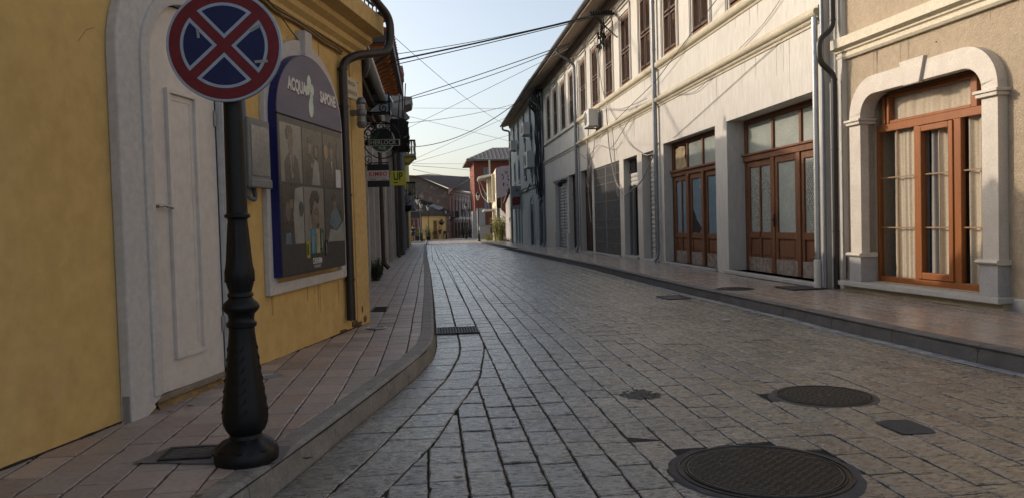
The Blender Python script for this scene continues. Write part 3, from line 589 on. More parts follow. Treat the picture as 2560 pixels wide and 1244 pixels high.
for a0 in (-1.55,.1,1.7,3.3):
    for side in (-1,1):
        for k in range(7):
            z=.24+k*.05; rr=.112-.095*(z-.2)*.95; pts=[]
            for j in range(6):
                t=j/5; a=a0+side*(.04+.30*math.sin(t*2.6)*.8); pts.append((-.915+(rp_(z+.05*t)+.0)*math.cos(a),3.81+rp_(z+.05*t)*math.sin(a),.14+z+.05*t-.02*t*t))
            m.tube(pts,[.003,.004,.004,.003,.003,.002],5)
for k in range(10):
    a=2*math.pi*k/10; m.tube([(-.915+(.0655)*math.cos(a+d),3.81+.0655*math.sin(a+d),.14+z) for d,z in ((-.15,.87),(0,.925),(.15,.87))],.005,5)
m.build('cast_leaves',IRON,po,smooth=True)
# sign disc faces the camera
SX,SY,SZ=-.925,3.735,2.115
SFr=Fr(SX,SY,1,-.0); R0=.262
def disc(r,o0,o1,mat,name,parent,bev=0): return MB().prism(SFr,arc(0,SZ,r,r,0,360,72)[:-1],o0,o1).build(name,mat,parent,bevel=bev)
rim=disc(R0,-.02,.0,flat('sign_back',(.35,.36,.38),.4,metal=.5),'sign_plate',sg,.003)
disc(R0-.003,.0,.001,pm('sign_white',(.30,.345,.42),.4,.03,3,0),'white_rim',rim)
disc(R0-.013,.001,.002,pm('sign_red',(.155,.005,.007),.42,.06,2,0,col2=(.13,.004,.006),spec=.25),'red_field',rim)
WM=MATS['sign_white']; BM=pm('sign_blue',(.003,.004,.06),.42,.05,2,0,spec=.25)
T=math.radians(-2)
for k in range(4):
    base=math.radians(45+90*k)+T+math.radians(45)
    for r_,wd,mt,o in ((.198,.023,WM,.0028),(.184,.0375,BM,.0036)):
        # sector between the two red bars, bars have half width wd/sin... built as arc clipped by two lines
        h=wd; 
        def pol(r,a): return (r*math.cos(a+base), SZ+r*math.sin(a+base))
        a1=math.pi/4-math.asin(h/r_); tip=h/math.sin(math.pi/4)
        pts=[(tip*math.cos(base),SZ+tip*math.sin(base))]+[pol(r_,-a1+2*a1*i/14) for i in range(15)]
        MB().prism(SFr,pts,.002,o).build('white_sector' if mt is WM else 'blue_sector',mt,rim)
TP=pm('old_tape',(.36,.34,.31),.6,.2,20,0)
for (x,z,w,h,an) in ((-.115,.145-.09,.012,.042,5),(.145,.08,.055,.014,30),(.165,-.075,.06,.013,4)):
    c_,s_=math.cos(math.radians(an)),math.sin(math.radians(an))
    MB().prism(SFr,[(x+(u*w*c_-v*h*s_)/2*1,SZ+z+(u*w*s_+v*h*c_)/2) for u,v in ((-1,-1),(1,-1),(1,1),(-1,1))],.0037,.0044).build('tape',TP,rim)
m=MB()
for z in (SZ-.1,SZ+.1): m.box(SFr,-.06,.08,-.05,-.02,z-.015,z+.015)
m.build('bracket',IRON,sg)
# manholes and grates
def cover(name,label,x,y,r,rf,pat,z=.0,group=None):
    rt_=root(name,label,'manhole cover',(x,y,z),group); 
    if pat=='key':
        m=MB(); random.seed(2); n=48; pts=[(x+(rf+.03+random.uniform(-.018,.018))*math.cos(2*math.pi*i/n),y+(rf+.03+random.uniform(-.018,.018))*math.sin(2*math.pi*i/n),z+.002) for i in range(n)]; 
        inn_=[(x+(rf-.01)*math.cos(2*math.pi*i/n),y+(rf-.01)*math.sin(2*math.pi*i/n),z+.002) for i in range(n)]; out_=[(x+(rf+.075)*math.cos(2*math.pi*i/n),y+(rf+.075)*math.sin(2*math.pi*i/n),z-.022) for i in range(n)]
        for i in range(n): j=(i+1)%n; m.quad([inn_[i],inn_[j],pts[j],pts[i]]); m.quad([pts[i],pts[j],out_[j],out_[i]])
        m.build('mortar_ring',pm('mortar_dark',(.085,.08,.08),.85,.2,8,.5,40),rt_)
    else: MB().lathe((x,y,z),[(rf-.01,.003),(rf+.03,-.001),(rf+.06,-.018)],40).build('mortar_ring',pm('mortar_tan',(.12,.11,.10),.85,.2,8,.5,40),rt_)
    MB().lathe((x,y,z),[(rf,0),(rf,.007),(rf-.012,.008),(rf-.014,.003),(r+.012,.003),(r+.010,.009),(r+.004,.009),(r,.002)],56).build('frame',CAST,rt_)
    m=MB().lathe((x,y,z),[(r-.002,.0),(r-.004,.005)],56); l=m.build('lid',pm('cast_iron_lid',(.018,.0175,.017),.6,.3,9,.3,70,metal=.3),rt_)
    m=MB()
    if pat=='key':
        s_=.0285; w=.0075
        for i in range(-16,17):
            for j in range(-16,17):
                cx,cy=x+(i+.5*(j%2))*s_*1.05,y+j*s_*.92
                if math.hypot(cx-x,cy-y)>r-.022: continue
                f=1 if (i+j)%2 else -1; L=s_*.46
                for (ax,ay,bx_,by_) in ((-L,-L,L*.6,-L),(-L,-L,-L,L*.35),(L,L,-L*.2,L),(L,L,L,-L*.35),(-L*.35,0,L*.35,0)):
                    x0,x1=sorted((ax*f,bx_*f)); y0,y1=sorted((ay,by_))
                    m.quad([(cx+x0-w/3,cy+y0-w/3,z+.0085),(cx+x1+w/3,cy+y0-w/3,z+.0085),(cx+x1+w/3,cy+y1+w/3,z+.0085),(cx+x0-w/3,cy+y1+w/3,z+.0085)])
        m.lathe((x,y,z),[(r-.004,.004),(r-.006,.0085),(r-.013,.0085),(r-.015,.004)],56)
    else:
        for ring in range(2,9):
            rr=r*ring/9.0; n=int(2*math.pi*rr/.045)
            for k in range(n):
                a0=2*math.pi*k/n+ring*.3; a1=a0+.024/rr; h=.009
                m.quad([(x+(rr-h)*math.cos(a0),y+(rr-h)*math.sin(a0),z+.008),(x+(rr-h)*math.cos(a1),y+(rr-h)*math.sin(a1),z+.008),(x+(rr+h)*math.cos(a1),y+(rr+h)*math.sin(a1),z+.008),(x+(rr+h)*math.cos(a0),y+(rr+h)*math.sin(a0),z+.008)])
        m.lathe((x,y,z),[(r*.16,.004),(r*.16,.008),(r*.10,.008),(r*.1,.004)],20)
    m.build('raised_pattern',pm('cast_pattern',(.062,.060,.058),.42,.2,9,.1,70,metal=.5),l)
    return rt_
cover('manhole_cover','large round manhole cover with key pattern in a dark mortar ring, nearest the camera',1.59,3.585,.372,.415,'key',.005)
cover('manhole_cover','smaller round manhole cover with dotted rings set in the road by the kerb',2.668,5.015,.285,.315,'dot',.005)
cover('manhole_cover','dark round manhole cover in the right sidewalk before the wooden shop doors',4.68,11.48,.25,.28,'dot',.146)
def grate(label,x0,x1,y0,y1,z,n,along='x',mat=None,cat='grate',border=.02,name='drain_grate'):
    r_=root(name,label,cat,((x0+x1)/2,(y0+y1)/2,z)); m=MB()
    fb=[(x0,x1,y0,y0+border),(x0,x1,y1-border,y1),(x0,x0+border,y0+border,y1-border),(x1-border,x1,y0+border,y1-border)]
    for a,b,c_,d in fb: m.hexa([(a,c_,z),(b,c_,z),(b,d,z),(a,d,z),(a,c_,z+.009),(b,c_,z+.009),(b,d,z+.009),(a,d,z+.009)])
    m.build('frame',CAST,r_); MB().quad([(x0+.01,y0+.01,z+.001),(x1-.01,y0+.01,z+.001),(x1-.01,y1-.01,z+.001),(x0+.01,y1-.01,z+.001)]) 
    q=MB(); q.quad([(x0+.01,y0+.01,z+.0015),(x1-.01,y0+.01,z+.0015),(x1-.01,y1-.01,z+.0015),(x0+.01,y1-.01,z+.0015)]); q.build('well',mat or DARKI,r_)
    m=MB()
    for k in range(n):
        t=(k+.5)/n
        if along=='x': yy=y0+border+(y1-y0-2*border)*t; a,b,c_,d=x0+border,x1-border,yy-.008,yy+.008
        else: xx=x0+border+(x1-x0-2*border)*t; a,b,c_,d=xx-.008,xx+.008,y0+border,y1-border
        m.hexa([(a,c_,z+.002),(b,c_,z+.002),(b,d,z+.002),(a,d,z+.002),(a,c_,z+.007),(b,c_,z+.007),(b,d,z+.007),(a,d,z+.007)])
    m.build('bars',CAST if mat is None else mat,r_); return r_
grate('long iron drain grate in the road against the left kerb',.04,.54,8.85,9.38,.006,14,'y')
HT=pm('hatch_fill',(.14,.13,.12),.8,.2,8,.4,50)
grate('square ribbed cover in dark mortar on the left sidewalk beside the sign pole',-1.35,-1.10,3.86,4.07,.1475,6,'x',HT,'access cover',name='access_cover')
q=MB(); q.quad([(x_,y_,.1465) for x_,y_ in ((-1.47,3.86),(-1.37,4.12),(-1.2,4.13),(-1.05,4.10),(-.74,4.0),(-.74,3.74),(-.9,3.70),(-1.04,3.77),(-1.2,3.80),(-1.3,3.84))]); tag(q.build('mortar_patch',pm('mortar_grey',(.19,.17,.16),.85,.15,6,.4,50)),'dark grey mortar patch round the foot of the sign pole','mortar patch')
grate('small square drain grate on the left sidewalk past the yellow corner',-.80,-.60,10.3,10.8,.144,5,'x',None,'drain')
grate('square iron hatch in the right sidewalk beside the downpipes',5.35,5.92,10.95,11.55,.146,16,'x',HT,'access cover',name='access_cover')
grate('flat square hatch in the road by the right kerb',3.62,4.02,11.6,12.15,.006,1,'x',HT,'access cover',border=.03,name='access_cover')
def disc_lid(label,x,y,r,z=.146):
    r_=root('inspection_lid',label,'inspection lid',(x,y,z)); MB().lathe((x,y,z),[(r,0),(r,.006),(r-.01,.008),(r-.014,.003)],32).build('rim',SILV,r_); MB().lathe((x,y,z),[(r-.014,.001),(r-.016,.0035)],32).build('plate',CONC,r_)
disc_lid('small round steel rimmed lid at the yellow wall behind the pole',-1.22,5.95,.10); disc_lid('small round steel rimmed lid at the yellow corner on the left sidewalk',-.62,8.56,.11)
# broken stone patch
m=MB(); random.seed(9)
for k in range(110):
    a=random.random()*6.28; r_=.15*math.sqrt(random.random()); x,y=1.46+r_*math.cos(a)*.9,5.36+r_*math.sin(a); s_=random.uniform(.008,.024)
    m.hexa([(x-s_,y-s_,.0),(x+s_,y-s_*.6,.0),(x+s_*.8,y+s_,.0),(x-s_,y+s_*.7,.0),(x-s_*.7,y-s_*.5,.004+s_*.2),(x+s_*.6,y-s_*.4,.005),(x+s_*.5,y+s_*.6,.007),(x-s_*.6,y+s_*.4,.006)])
tag(m.build('rubble_patch',pm('broken_stone',(.15,.14,.125),.8,.3,20,.5,60)),'patch of broken stone chips sunk in the road left of the dotted manhole','rubble patch')
q=MB(); q.quad([(2.61,4.03,.009),(2.80,4.02,.009),(2.83,4.1,.009),(2.82,4.31,.009),(2.7,4.33,.009),(2.60,4.30,.009)]); tag(q.build('asphalt_patch',pm('asphalt',(.075,.072,.075),.85,.2,12,.6,80)),'dark asphalt fill where a road stone is missing','asphalt patch')
# litter
m=MB().hexa([(3.5,9.0,.012),(3.6,8.98,.012),(3.62,9.03,.012),(3.52,9.05,.012),(3.51,9.0,.02),(3.59,8.99,.028),(3.6,9.03,.018),(3.53,9.04,.022)]); tag(m.build('paper_scrap',flat('scrap',(.5,.48,.45),.8)),'white scrap of paper lying on the road near the right kerb','litter')
random.seed(11)
for k,(x,y,lb) in enumerate(((-1.62,4.9,'dry curled leaf at the foot of the yellow wall before the white door'),(-1.55,5.05,'darker dry leaf beside the raw door step'),(-1.0,3.3,'dry leaf on the left sidewalk in front of the pole'),(-.62,3.75,'pale dry leaf between the pole and the kerb'),(.1,3.75,'reddish dry leaf on the road beside the left kerb'))):
    m=MB(); n=8; pts=[]
    for i in range(n):
        a=2*math.pi*i/n; pts.append((x+.026*math.cos(a),y+.014*math.sin(a),(.152 if x<-.3 else .012)+.006*abs(math.cos(a))))
    m.quad(pts); tag(m.build('dry_leaf',pm('dry_leaf%d'%(k%2),(.10,.055,.03) if k%2 else (.2,.14,.08),.9,.2,20,0)),lb,'leaf','leaves blown along the left pavement')
#--PART3--

# rain streaks run down from ledges: each a thin tapering stain
def streaks(parent,F,a0,a1,z,n,mat,seed,lmin,lmax,o=.0):
    random.seed(seed)
    for k in range(n):
        a=random.uniform(a0,a1); L=random.uniform(lmin,lmax); w=random.uniform(.006,.022)
        MB().prism(F,[(a-w,z),(a+w,z),(a+w*.7,z-L*.5),(a+w*.15,z-L),(a-w*.2,z-L*.95),(a-w*.8,z-L*.4)],o-.002,o+.0025).build('rain_streak',mat,parent)
SYEL=pm('streak_yellow',(.50,.33,.125),.95,.1,9,.1,60); SWHT=pm('streak_white',(.46,.425,.375),.95,.12,6,.1,60); SBEI=pm('streak_beige',(.33,.265,.185),.95,.1,6,.1,60)
streaks(yh,YF,-1.5,5.3,3.2,10,SYEL,3,.1,.5); streaks(yh,YF,2.9,4.6,.70,6,SYEL,5,.08,.3)
# ================================================================ beige house (right, nearest)
bh = root('beige_house','beige stucco house with a big stone framed glazed door, nearest on the right','building',(7.5,8,.14))
m = MB().wall(BF,.0,9,.14,8.2,[(.62,2.82,.30,2.885,.42)])
m.box(BF,0,9,-6,-.45,.14,8.2); m.build('wall',BEIGE,bh)
MB().profile(BF,.0,9,[(-.01,.14),(.035,.14),(.035,.27),(.02,.285),(-.01,.285)]).build('plinth',SILLM,bh)
MB().profile(BF,-.02,9,[(-.01,3.50),(.05,3.50),(.075,3.53),(.075,3.56),(.05,3.585),(.05,3.60),(.085,3.61),(.085,3.64),(.16,3.665),(.16,3.80),(-.01,3.83)]).build('string_course',CREAMC,bh)
# stone frame
def rr(s0,s1,zb,zs,zt,rad):
    return [(s0,zb),(s0,zs)]+arc(s0+rad,zt-rad,rad,rad,180,90,10)+arc(s1-rad,zt-rad,rad,rad,90,0,10)+[(s1,zs),(s1,zb)]
out=rr(.37,3.05,.68,2.6,3.13,.52); inn=rr(.62,2.82,.68,2.6,2.885,.29)
sf = MB().band(BF,out,inn,-.10,.125).build('stone_frame',LIME,bh,bevel=.006)
MB().prism(BF,[(1.57,2.862),(1.86,2.862),(1.95,3.175),(1.50,3.175)],.10,.165).build('keystone',LIME,sf,bevel=.006)
for a in (.37,2.80):
    MB().box(BF,a-.03,a+.28,-.10,.165,2.50,2.545).build('capital',LIME,sf,bevel=.008); MB().box(BF,a-.05,a+.30,-.10,.185,2.545,2.58).build('capital',LIME,sf,bevel=.006)
    MB().box(BF,a-.005,a+.26,-.10,.15,.29,.645).build('pedestal',pm('grey_limestone',(.40,.385,.37),.6,.12,5,.25,60,dist=.004,patch=(.55,.53,.5),psc=20,pth=.66),sf,bevel=.006)
    MB().profile(BF,a-.03,a+.29,[(-.1,.645),(.16,.645),(.185,.66),(.195,.675),(.185,.692),(.16,.705),(-.1,.705)]).build('torus',LIME,sf,smooth=True)
MB().box(BF,.18,3.14,-.40,.22,.225,.292).build('sill_slab',SILLM,bh,bevel=.008)
MB().box(BF,.22,3.10,-.02,.12,.14,.226).build('sill_base',pm('sill_base_yellow',(.50,.42,.28),.9,.15,4,.3,40),bh)
# glazed door joinery at o = -.17
wd = MB(); O0,O1=-.20,-.13
def bar(m,F,a0,a1,z0,z1,o0=O0,o1=O1): m.box(F,a0,a1,o0,o1,z0,z1)
bar(wd,BF,.62,2.82,.295,.375); bar(wd,BF,.62,2.82,2.37,2.47); bar(wd,BF,.62,.66,.375,2.37); bar(wd,BF,2.78,2.82,.375,2.37)
bar(wd,BF,1.38,1.46,.375,2.37); bar(wd,BF,2.08,2.20,.375,2.37)
bar(wd,BF,.74,.80,2.47,2.86); bar(wd,BF,.86,.90,2.47,2.84,-.2,-.115); bar(wd,BF,2.36,2.46,2.47,2.87); bar(wd,BF,.9,2.36,2.82,2.88); bar(wd,BF,.9,2.36,2.47,2.51)
gd = wd.build('door_frame',WOOD,bh,bevel=.006)
m=MB(); bar(m,BF,1.455,1.53,.385,2.36,-.2,-.11); bar(m,BF,2.01,2.085,.385,2.36,-.2,-.11); bar(m,BF,1.53,2.01,.385,.47,-.2,-.11); bar(m,BF,1.53,2.01,2.285,2.36,-.2,-.11)
gl_ = m.build('door_leaf',WOOD,bh,bevel=.008)
GLS=glass('clear_glass'); m=MB()
for a0,a1,z0,z1 in ((.66,1.38,.375,2.37),(1.53,2.01,.47,2.285),(2.20,2.78,.375,2.37),(.62,.74,2.47,2.86),(.9,2.36,2.51,2.82),(2.46,2.82,2.47,2.86)): m.quad([BF.P(a0,-.165,z0),BF.P(a1,-.165,z0),BF.P(a1,-.165,z1),BF.P(a0,-.165,z1)])
m.build('pane',GLS,gd)
m=MB()
for a0,a1 in ((.66,1.38),(1.53,2.01),(2.20,2.78)):
    for z in (1.045,1.735): m.box(BF,a0,a1,-.169,-.160,z-.008,z+.008)
for a in (1.01,2.60): m.box(BF,a-.007,a+.007,-.1695,-.1595,.375,2.37)
m.box(BF,1.80,1.808,-.169,-.16,.47,2.285); m.build('glazing_bar',pm('brass_bar',(.30,.17,.08),.5,.1,5,0),gd)
def curtain(a0,a1,z0,z1,o,amp,fr,mat,parent,seed,name='curtain'):
    random.seed(seed); m=MB(); n=int((a1-a0)*110); ph_=random.random()*6
    def O(a,z): 
        t=(a-a0); return o+amp*math.sin(t*fr+ph_+.15*math.sin(z*2))*(.6+.4*math.sin(t*fr*.37+1))+amp*.3*math.sin(t*fr*2.3+z*.6)
    zs=[z0+(z1-z0)*k/6 for k in range(7)]
    for i in range(n):
        a,b=a0+(a1-a0)*i/n,a0+(a1-a0)*(i+1)/n
        for k in range(6): m.quad([BF.P(a,O(a,zs[k]),zs[k]),BF.P(b,O(b,zs[k]),zs[k]),BF.P(b,O(b,zs[k+1]),zs[k+1]),BF.P(a,O(a,zs[k+1]),zs[k+1])])
    return m.build(name,mat,parent,smooth=True)
CUR=pm('curtain_cream',(.60,.52,.40),.9,.06,3,0)
CUR2=pm('curtain_grey',(.40,.38,.35),.9,.06,3,0)
for i,(a0,a1,c_) in enumerate(((.84,1.37,CUR),(1.38,1.5,CUR2),(1.56,1.70,CUR2),(1.74,2.05,CUR),(2.25,2.64,CUR),(2.62,2.80,CUR2),(2.10,2.18,CUR2))): curtain(a0,a1,.3,2.46,-.235,.028,36,c_,gd,i)
curtain(.63,2.82,2.46,2.88,-.215,.008,30,CUR,gd,9,'transom_curtain')
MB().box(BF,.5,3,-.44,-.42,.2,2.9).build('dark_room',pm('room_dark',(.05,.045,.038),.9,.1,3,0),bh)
m=MB().tube([BF.P(.13,.04,z) for z in (.30,.5,.6,.68)],.010,6); m.tube(bend([BF.P(.13,.03,.40),BF.P(.16,.05,.50),BF.P(.13,.03,.62)],.06),.006,6)
m.box(BF,.03,.10,.0,.05,.26,.72); m.build('small_meter_pipe',BRPIPE,bh)
m=MB().prism(BF,blob(BF,1.97,3.33,.016,.012,0,8),0,.003); m.build('hole',DARKI,bh)

# ================================================================ white shop house (right)
wh = root('white_shop_house','long sunlit white two storey house with brown louvred shutters over old shop fronts','building',(8,20,.14))
H1=[(11.27,14.87,.20,3.155,.36),(15.50,19.05,.18,3.15,.22),(19.62,21.05,.16,3.08,.28),(21.55,23.1,.18,3.1,.36),(23.62,27.4,.14,3.12,.06),(27.75,29.75,.12,3.2,.25)]
WIN=[9.0+2.1*k for k in range(10)]                       # left edges of the upper windows
WIN=[11.5+2.113*k for k in range(9)]
m=MB().wall(RF,11.1,30.12,.0,8.3,H1+[(w+.04,w+1.01,5.29,7.36,.14) for w in WIN])
m.box(RF,11.1,30.12,-7,-.42,0,8.3); m.quad([RF.P(11.1,0,0),RF.P(11.1,-.5,0),RF.P(11.1,-.5,8.3),RF.P(11.1,0,8.3)]); m.build('wall',WHITE,wh)
def moulds(parent,F,a0,a1,mat):
    MB().profile(F,a0,a1,[(-.01,4.14),(.02,4.14),(.02,4.18),(.045,4.19),(.06,4.22),(.06,4.235),(.10,4.25),(.125,4.285),(.125,4.32),(.105,4.35),(.05,4.36),(.05,4.40),(-.01,4.42)]).build('string_course',mat,parent,smooth=True)
    MB().profile(F,a0,a1,[(-.01,5.05),(.02,5.06),(.03,5.10),(.08,5.12),(.10,5.16),(.10,5.23),(.08,5.26),(-.01,5.27)]).build('sill_band',mat,parent,smooth=True)
moulds(wh,RF,11.1,30.12,WMOULD)
# upper window with shutters: one built, the others share its meshes
def make_window(F,w,parent,mouldmat,seed=1):
    random.seed(seed); c=w+.525
    win=MB(); win.quad([F.P(w+.05,-.13,5.3),F.P(w+1,-.13,5.3),F.P(w+1,-.13,7.36),F.P(w+.05,-.13,7.36)])
    for a0,a1,z0,z1 in ((w+.02,w+.075,5.27,7.36),(w+.975,w+1.03,5.27,7.36),(w+.075,w+.975,5.27,5.36),(w+.075,w+.975,7.27,7.36)): win.box(F,a0,a1,-.10,-.005,z0,z1)
    wo=win.build('window',SHUTF,parent)
    for side in (0,1):
        a0=w+.08+side*.45; a1=a0+.435; of=.015*side
        for (z0,z1) in ((5.40,6.28),(6.33,7.25)):
            m=MB()
            for x0,x1,y0,y1 in ((a0,a0+.045,z0,z1),(a1-.045,a1,z0,z1),(a0+.045,a1-.045,z0,z0+.05),(a0+.045,a1-.045,z1-.05,z1)): m.box(F,x0,x1,-.055+of,-.012+of,y0,y1)
            sh=m.build('shutter',SHUT,wo)
            m=MB(); n=int((z1-z0-.1)/.052)
            for k in range(n):
                z=z0+.05+(k+.2)*.052; t=random.uniform(-.004,.004)
                m.hexa([F.P(a0+.045,-.05+of,z+.036),F.P(a1-.045,-.05+of,z+.036+t),F.P(a1-.045,-.008+of,z+t),F.P(a0+.045,-.008+of,z),F.P(a0+.045,-.05+of,z+.044),F.P(a1-.045,-.05+of,z+.044+t),F.P(a1-.045,-.008+of,z+.008+t),F.P(a0+.045,-.008+of,z+.008)])
            m.build('slats',pm('shutter_slat_worn',(.15,.075,.04),.75,.3,5,.2,40,col2=(.07,.036,.02),dist=.003,patch=(.30,.17,.07),psc=5,pth=.68),sh)
    return wo
def win_trim(F,w,parent,mat):
    m=MB()
    for a in (w-.17,w+1.07): m.box(F,a,a+.10,0,.03,5.27,7.55); m.box(F,a+.03,a+.07,.03,.045,5.3,7.5)
    m.box(F,w-.17,w+1.17,0,.035,7.40,7.55); m.box(F,w-.10,w+1.10,0,.05,7.60,7.66); m.box(F,w-.17,w+1.19,0,.085,7.69,7.75); m.box(F,w-.20,w+1.22,0,.11,7.75,7.79)
    m.build('window_trim',mat,parent,bevel=0)
w0=None
def place_windows(F,WL_,parent,mat,w0=None,base=None):
    for w in WL_:
        if w0 is None: w0=make_window(F,w,parent,mat); base=w; 
        else:
            c=copy_tree(w0,parent); c.location=w0.location+Vector((0,w-base,0)) if w0.parent==parent else Vector((0,0,0))
        win_trim(F,w,parent,mat)
    return w0,base
w0,wbase=place_windows(RF,WIN,wh,WHITE)
# tilt one shutter slightly: keep straight elsewhere. eave, gutter, roof
def eave(parent,F,a0,a1,zw,zo,oo,mat,roofz=10.0,back=-5):
    MB().profile(F,a0,a1,[(0,zw-.25),(.05,zw-.25),(.08,zw-.15),(.10,zw-.02),(oo,zo),(oo,zo+.14),(0,zw+.3)]).build('soffit',mat,parent)
    m=MB(); m.quad([F.P(a0,oo+.02,zo+.14),F.P(a1,oo+.02,zo+.14),F.P(a1,back,roofz),F.P(a0,back,roofz)]); m.quad([F.P(a0,oo+.02,zo+.11),F.P(a1,oo+.02,zo+.11),F.P(a1,back,roofz-.05),F.P(a0,back,roofz-.05)])
    m.build('roof',ROOFT,parent)
    n=9; prof=[(oo+.075+.075*math.cos(math.pi+math.pi*k/8),zo+.13+.075*math.sin(math.pi+math.pi*k/8)) for k in range(9)]
    MB().profile(F,a0,a1,prof+[(oo+.14,zo+.14),(oo+.01,zo+.14)]).build('gutter',pm('gutter_grey',(.26,.26,.26),.45,.1,4,0,metal=.6),parent)
eave(wh,RF,10.6,30.12,8.27,7.99,.82,SOFF)
# shop fronts: frame, dusty panes, worn lower panels
def leaf(parent,F,a0,a1,zb,zt,o,wood,panemat,panel=.85,lower=.47,mull=False,glassname='pane',st=.09):
    m=MB()
    for x0,x1,y0,y1 in ((a0,a0+st,zb,zt),(a1-st,a1,zb,zt),(a0+st,a1-st,zt-.12,zt),(a0+st,a1-st,panel-.02,panel+.10),(a0+st,a1-st,zb,zb+.03)): m.box(F,x0,x1,o-.05,o,y0,y1)
    if mull: c=(a0+a1)/2; m.box(F,c-.03,c+.03,o-.05,o,zb+.03,zt-.12)
    lf=m.build('door_leaf',wood,parent,bevel=.005)
    m=MB(); m.quad([F.P(a0+st,o-.03,panel+.1),F.P(a1-st,o-.03,panel+.1),F.P(a1-st,o-.03,zt-.12),F.P(a0+st,o-.03,zt-.12)]); m.build(glassname,panemat,lf)
    seg=[(a0+st,a1-st)] if not mull else [(a0+st,(a0+a1)/2-.03),((a0+a1)/2+.03,a1-st)]
    for x0,x1 in seg:
        m=MB(); m.box(F,x0,x1,o-.045,o-.03,lower,panel-.02); m.box(F,x0+.05,x1-.05,o-.03,o-.015,lower+.05,panel-.07); m.build('panel',wood,lf,bevel=.006)
    MB().box(F,a0+st*.3,a1-st*.3,o-.04,o+.004,zb+.0,lower).build('kick_board',WORN,lf)
    return lf
LACE=bpy.data.materials.new('lace_glass'); LACE.use_nodes=True
def lace():
    t=LACE.node_tree; N=t.nodes; L=t.links; b=N['Principled BSDF']; b.inputs['Roughness'].default_value=.22
    tc=N.new('ShaderNodeTexCoord'); mp=N.new('ShaderNodeMapping'); mp.inputs['Rotation'].default_value=(math.radians(45),0,0); mp.inputs['Scale'].default_value=(1,22,17); L.new(tc.outputs['Object'],mp.inputs[0])
    ck=N.new('ShaderNodeTexVoronoi'); ck.inputs['Scale'].default_value=1.0; ck.inputs['Randomness'].default_value=.25; L.new(mp.outputs[0],ck.inputs['Vector'])
    no=N.new('ShaderNodeTexNoise'); no.inputs['Scale'].default_value=2.0; L.new(tc.outputs['Object'],no.inputs['Vector'])
    r=N.new('ShaderNodeValToRGB'); r.color_ramp.elements[0].position=.25; r.color_ramp.elements[0].color=(.42,.42,.36,1); r.color_ramp.elements[1].position=.45; r.color_ramp.elements[1].color=(.16,.175,.165,1); L.new(ck.outputs['Distance'],r.inputs[0])
    mx=N.new('ShaderNodeMix'); mx.data_type='RGBA'; mr=N.new('ShaderNodeMapRange'); mr.inputs[1].default_value=.4; mr.inputs[2].default_value=.7; mr.inputs[4].default_value=.55; L.new(no.outputs[0],mr.inputs[0]); L.new(mr.outputs[0],mx.inputs[0]); L.new(r.outputs[0],mx.inputs[6]); mx.inputs[7].default_value=(.30,.31,.28,1); L.new(mx.outputs[2],b.inputs['Base Color'])
lace()
# big shop door (nearest)
d2 = MB(); O=-.36
for a0,a1,z0,z1,o0,o1 in ((11.27,14.87,2.33,2.44,O-.06,O+.04),(11.27,14.87,2.44,2.48,O-.06,O+.07),(11.27,14.87,3.06,3.155,O-.06,O),(11.27,11.36,.2,3.06,O-.06,O),(14.76,14.87,.2,3.06,O-.06,O),(13.50,13.66,.2,2.33,O-.06,O+.03),(12.52,12.64,.2,2.33,O-.06,O+.03)): d2.box(RF,a0,a1,o0,o1,z0,z1)
for a in (12.55,13.62): d2.box(RF,a-.04,a+.04,O-.06,O,2.48,3.06)
D2=d2.build('shop_front',OLDW,wh,bevel=.008)
m=MB(); m.quad([RF.P(11.36,O-.04,2.48),RF.P(14.76,O-.04,2.48),RF.P(14.76,O-.04,3.06),RF.P(11.36,O-.04,3.06)]); m.build('transom_pane',FROST,D2)
leaf(D2,RF,11.36,12.52,.20,2.33,O,OLDW,LACE)
l2=leaf(D2,RF,12.64,13.50,.20,2.33,O+.01,OLDW,FROST)
leaf(D2,RF,13.66,14.76,.20,2.33,O-.01,OLDW,LACE,mull=True)
MB().box(RF,11.2,14.95,-.02,.10,.145,.215).build('door_sill',SILLM,wh,bevel=.012); MB().box(RF,11.27,14.87,-.36,-.02,.145,.2).build('door_sill',SILLM,wh)
pn=root('paper_notice','white typed notice taped inside the middle pane of the big wooden shop door','notice',tuple(RF.P(13.1,O,1.3)))
MB().box(RF,12.98,13.2,O-.028,O-.022,1.32,1.66).build('sheet',flat('paper_white',(.62,.62,.60),.8),pn)
m=MB(); random.seed(4)
for k in range(7): z=1.62-k*.04; m.box(RF,13.0+(.03 if k==0 else 0),13.18-random.random()*.06,O-.022,O-.021,z-.008,z)
m.build('printed_lines',flat('print_grey',(.12,.12,.12),.8),pn)
m=MB().tube([RF.P(13.50,O+.03,1.18),RF.P(13.50,O+.09,1.18),RF.P(13.44,O+.09,1.18)],.012,6); m.box(RF,13.49,13.53,O+.03,O+.045,1.05,1.28); m.build('handle',CAST,D2)
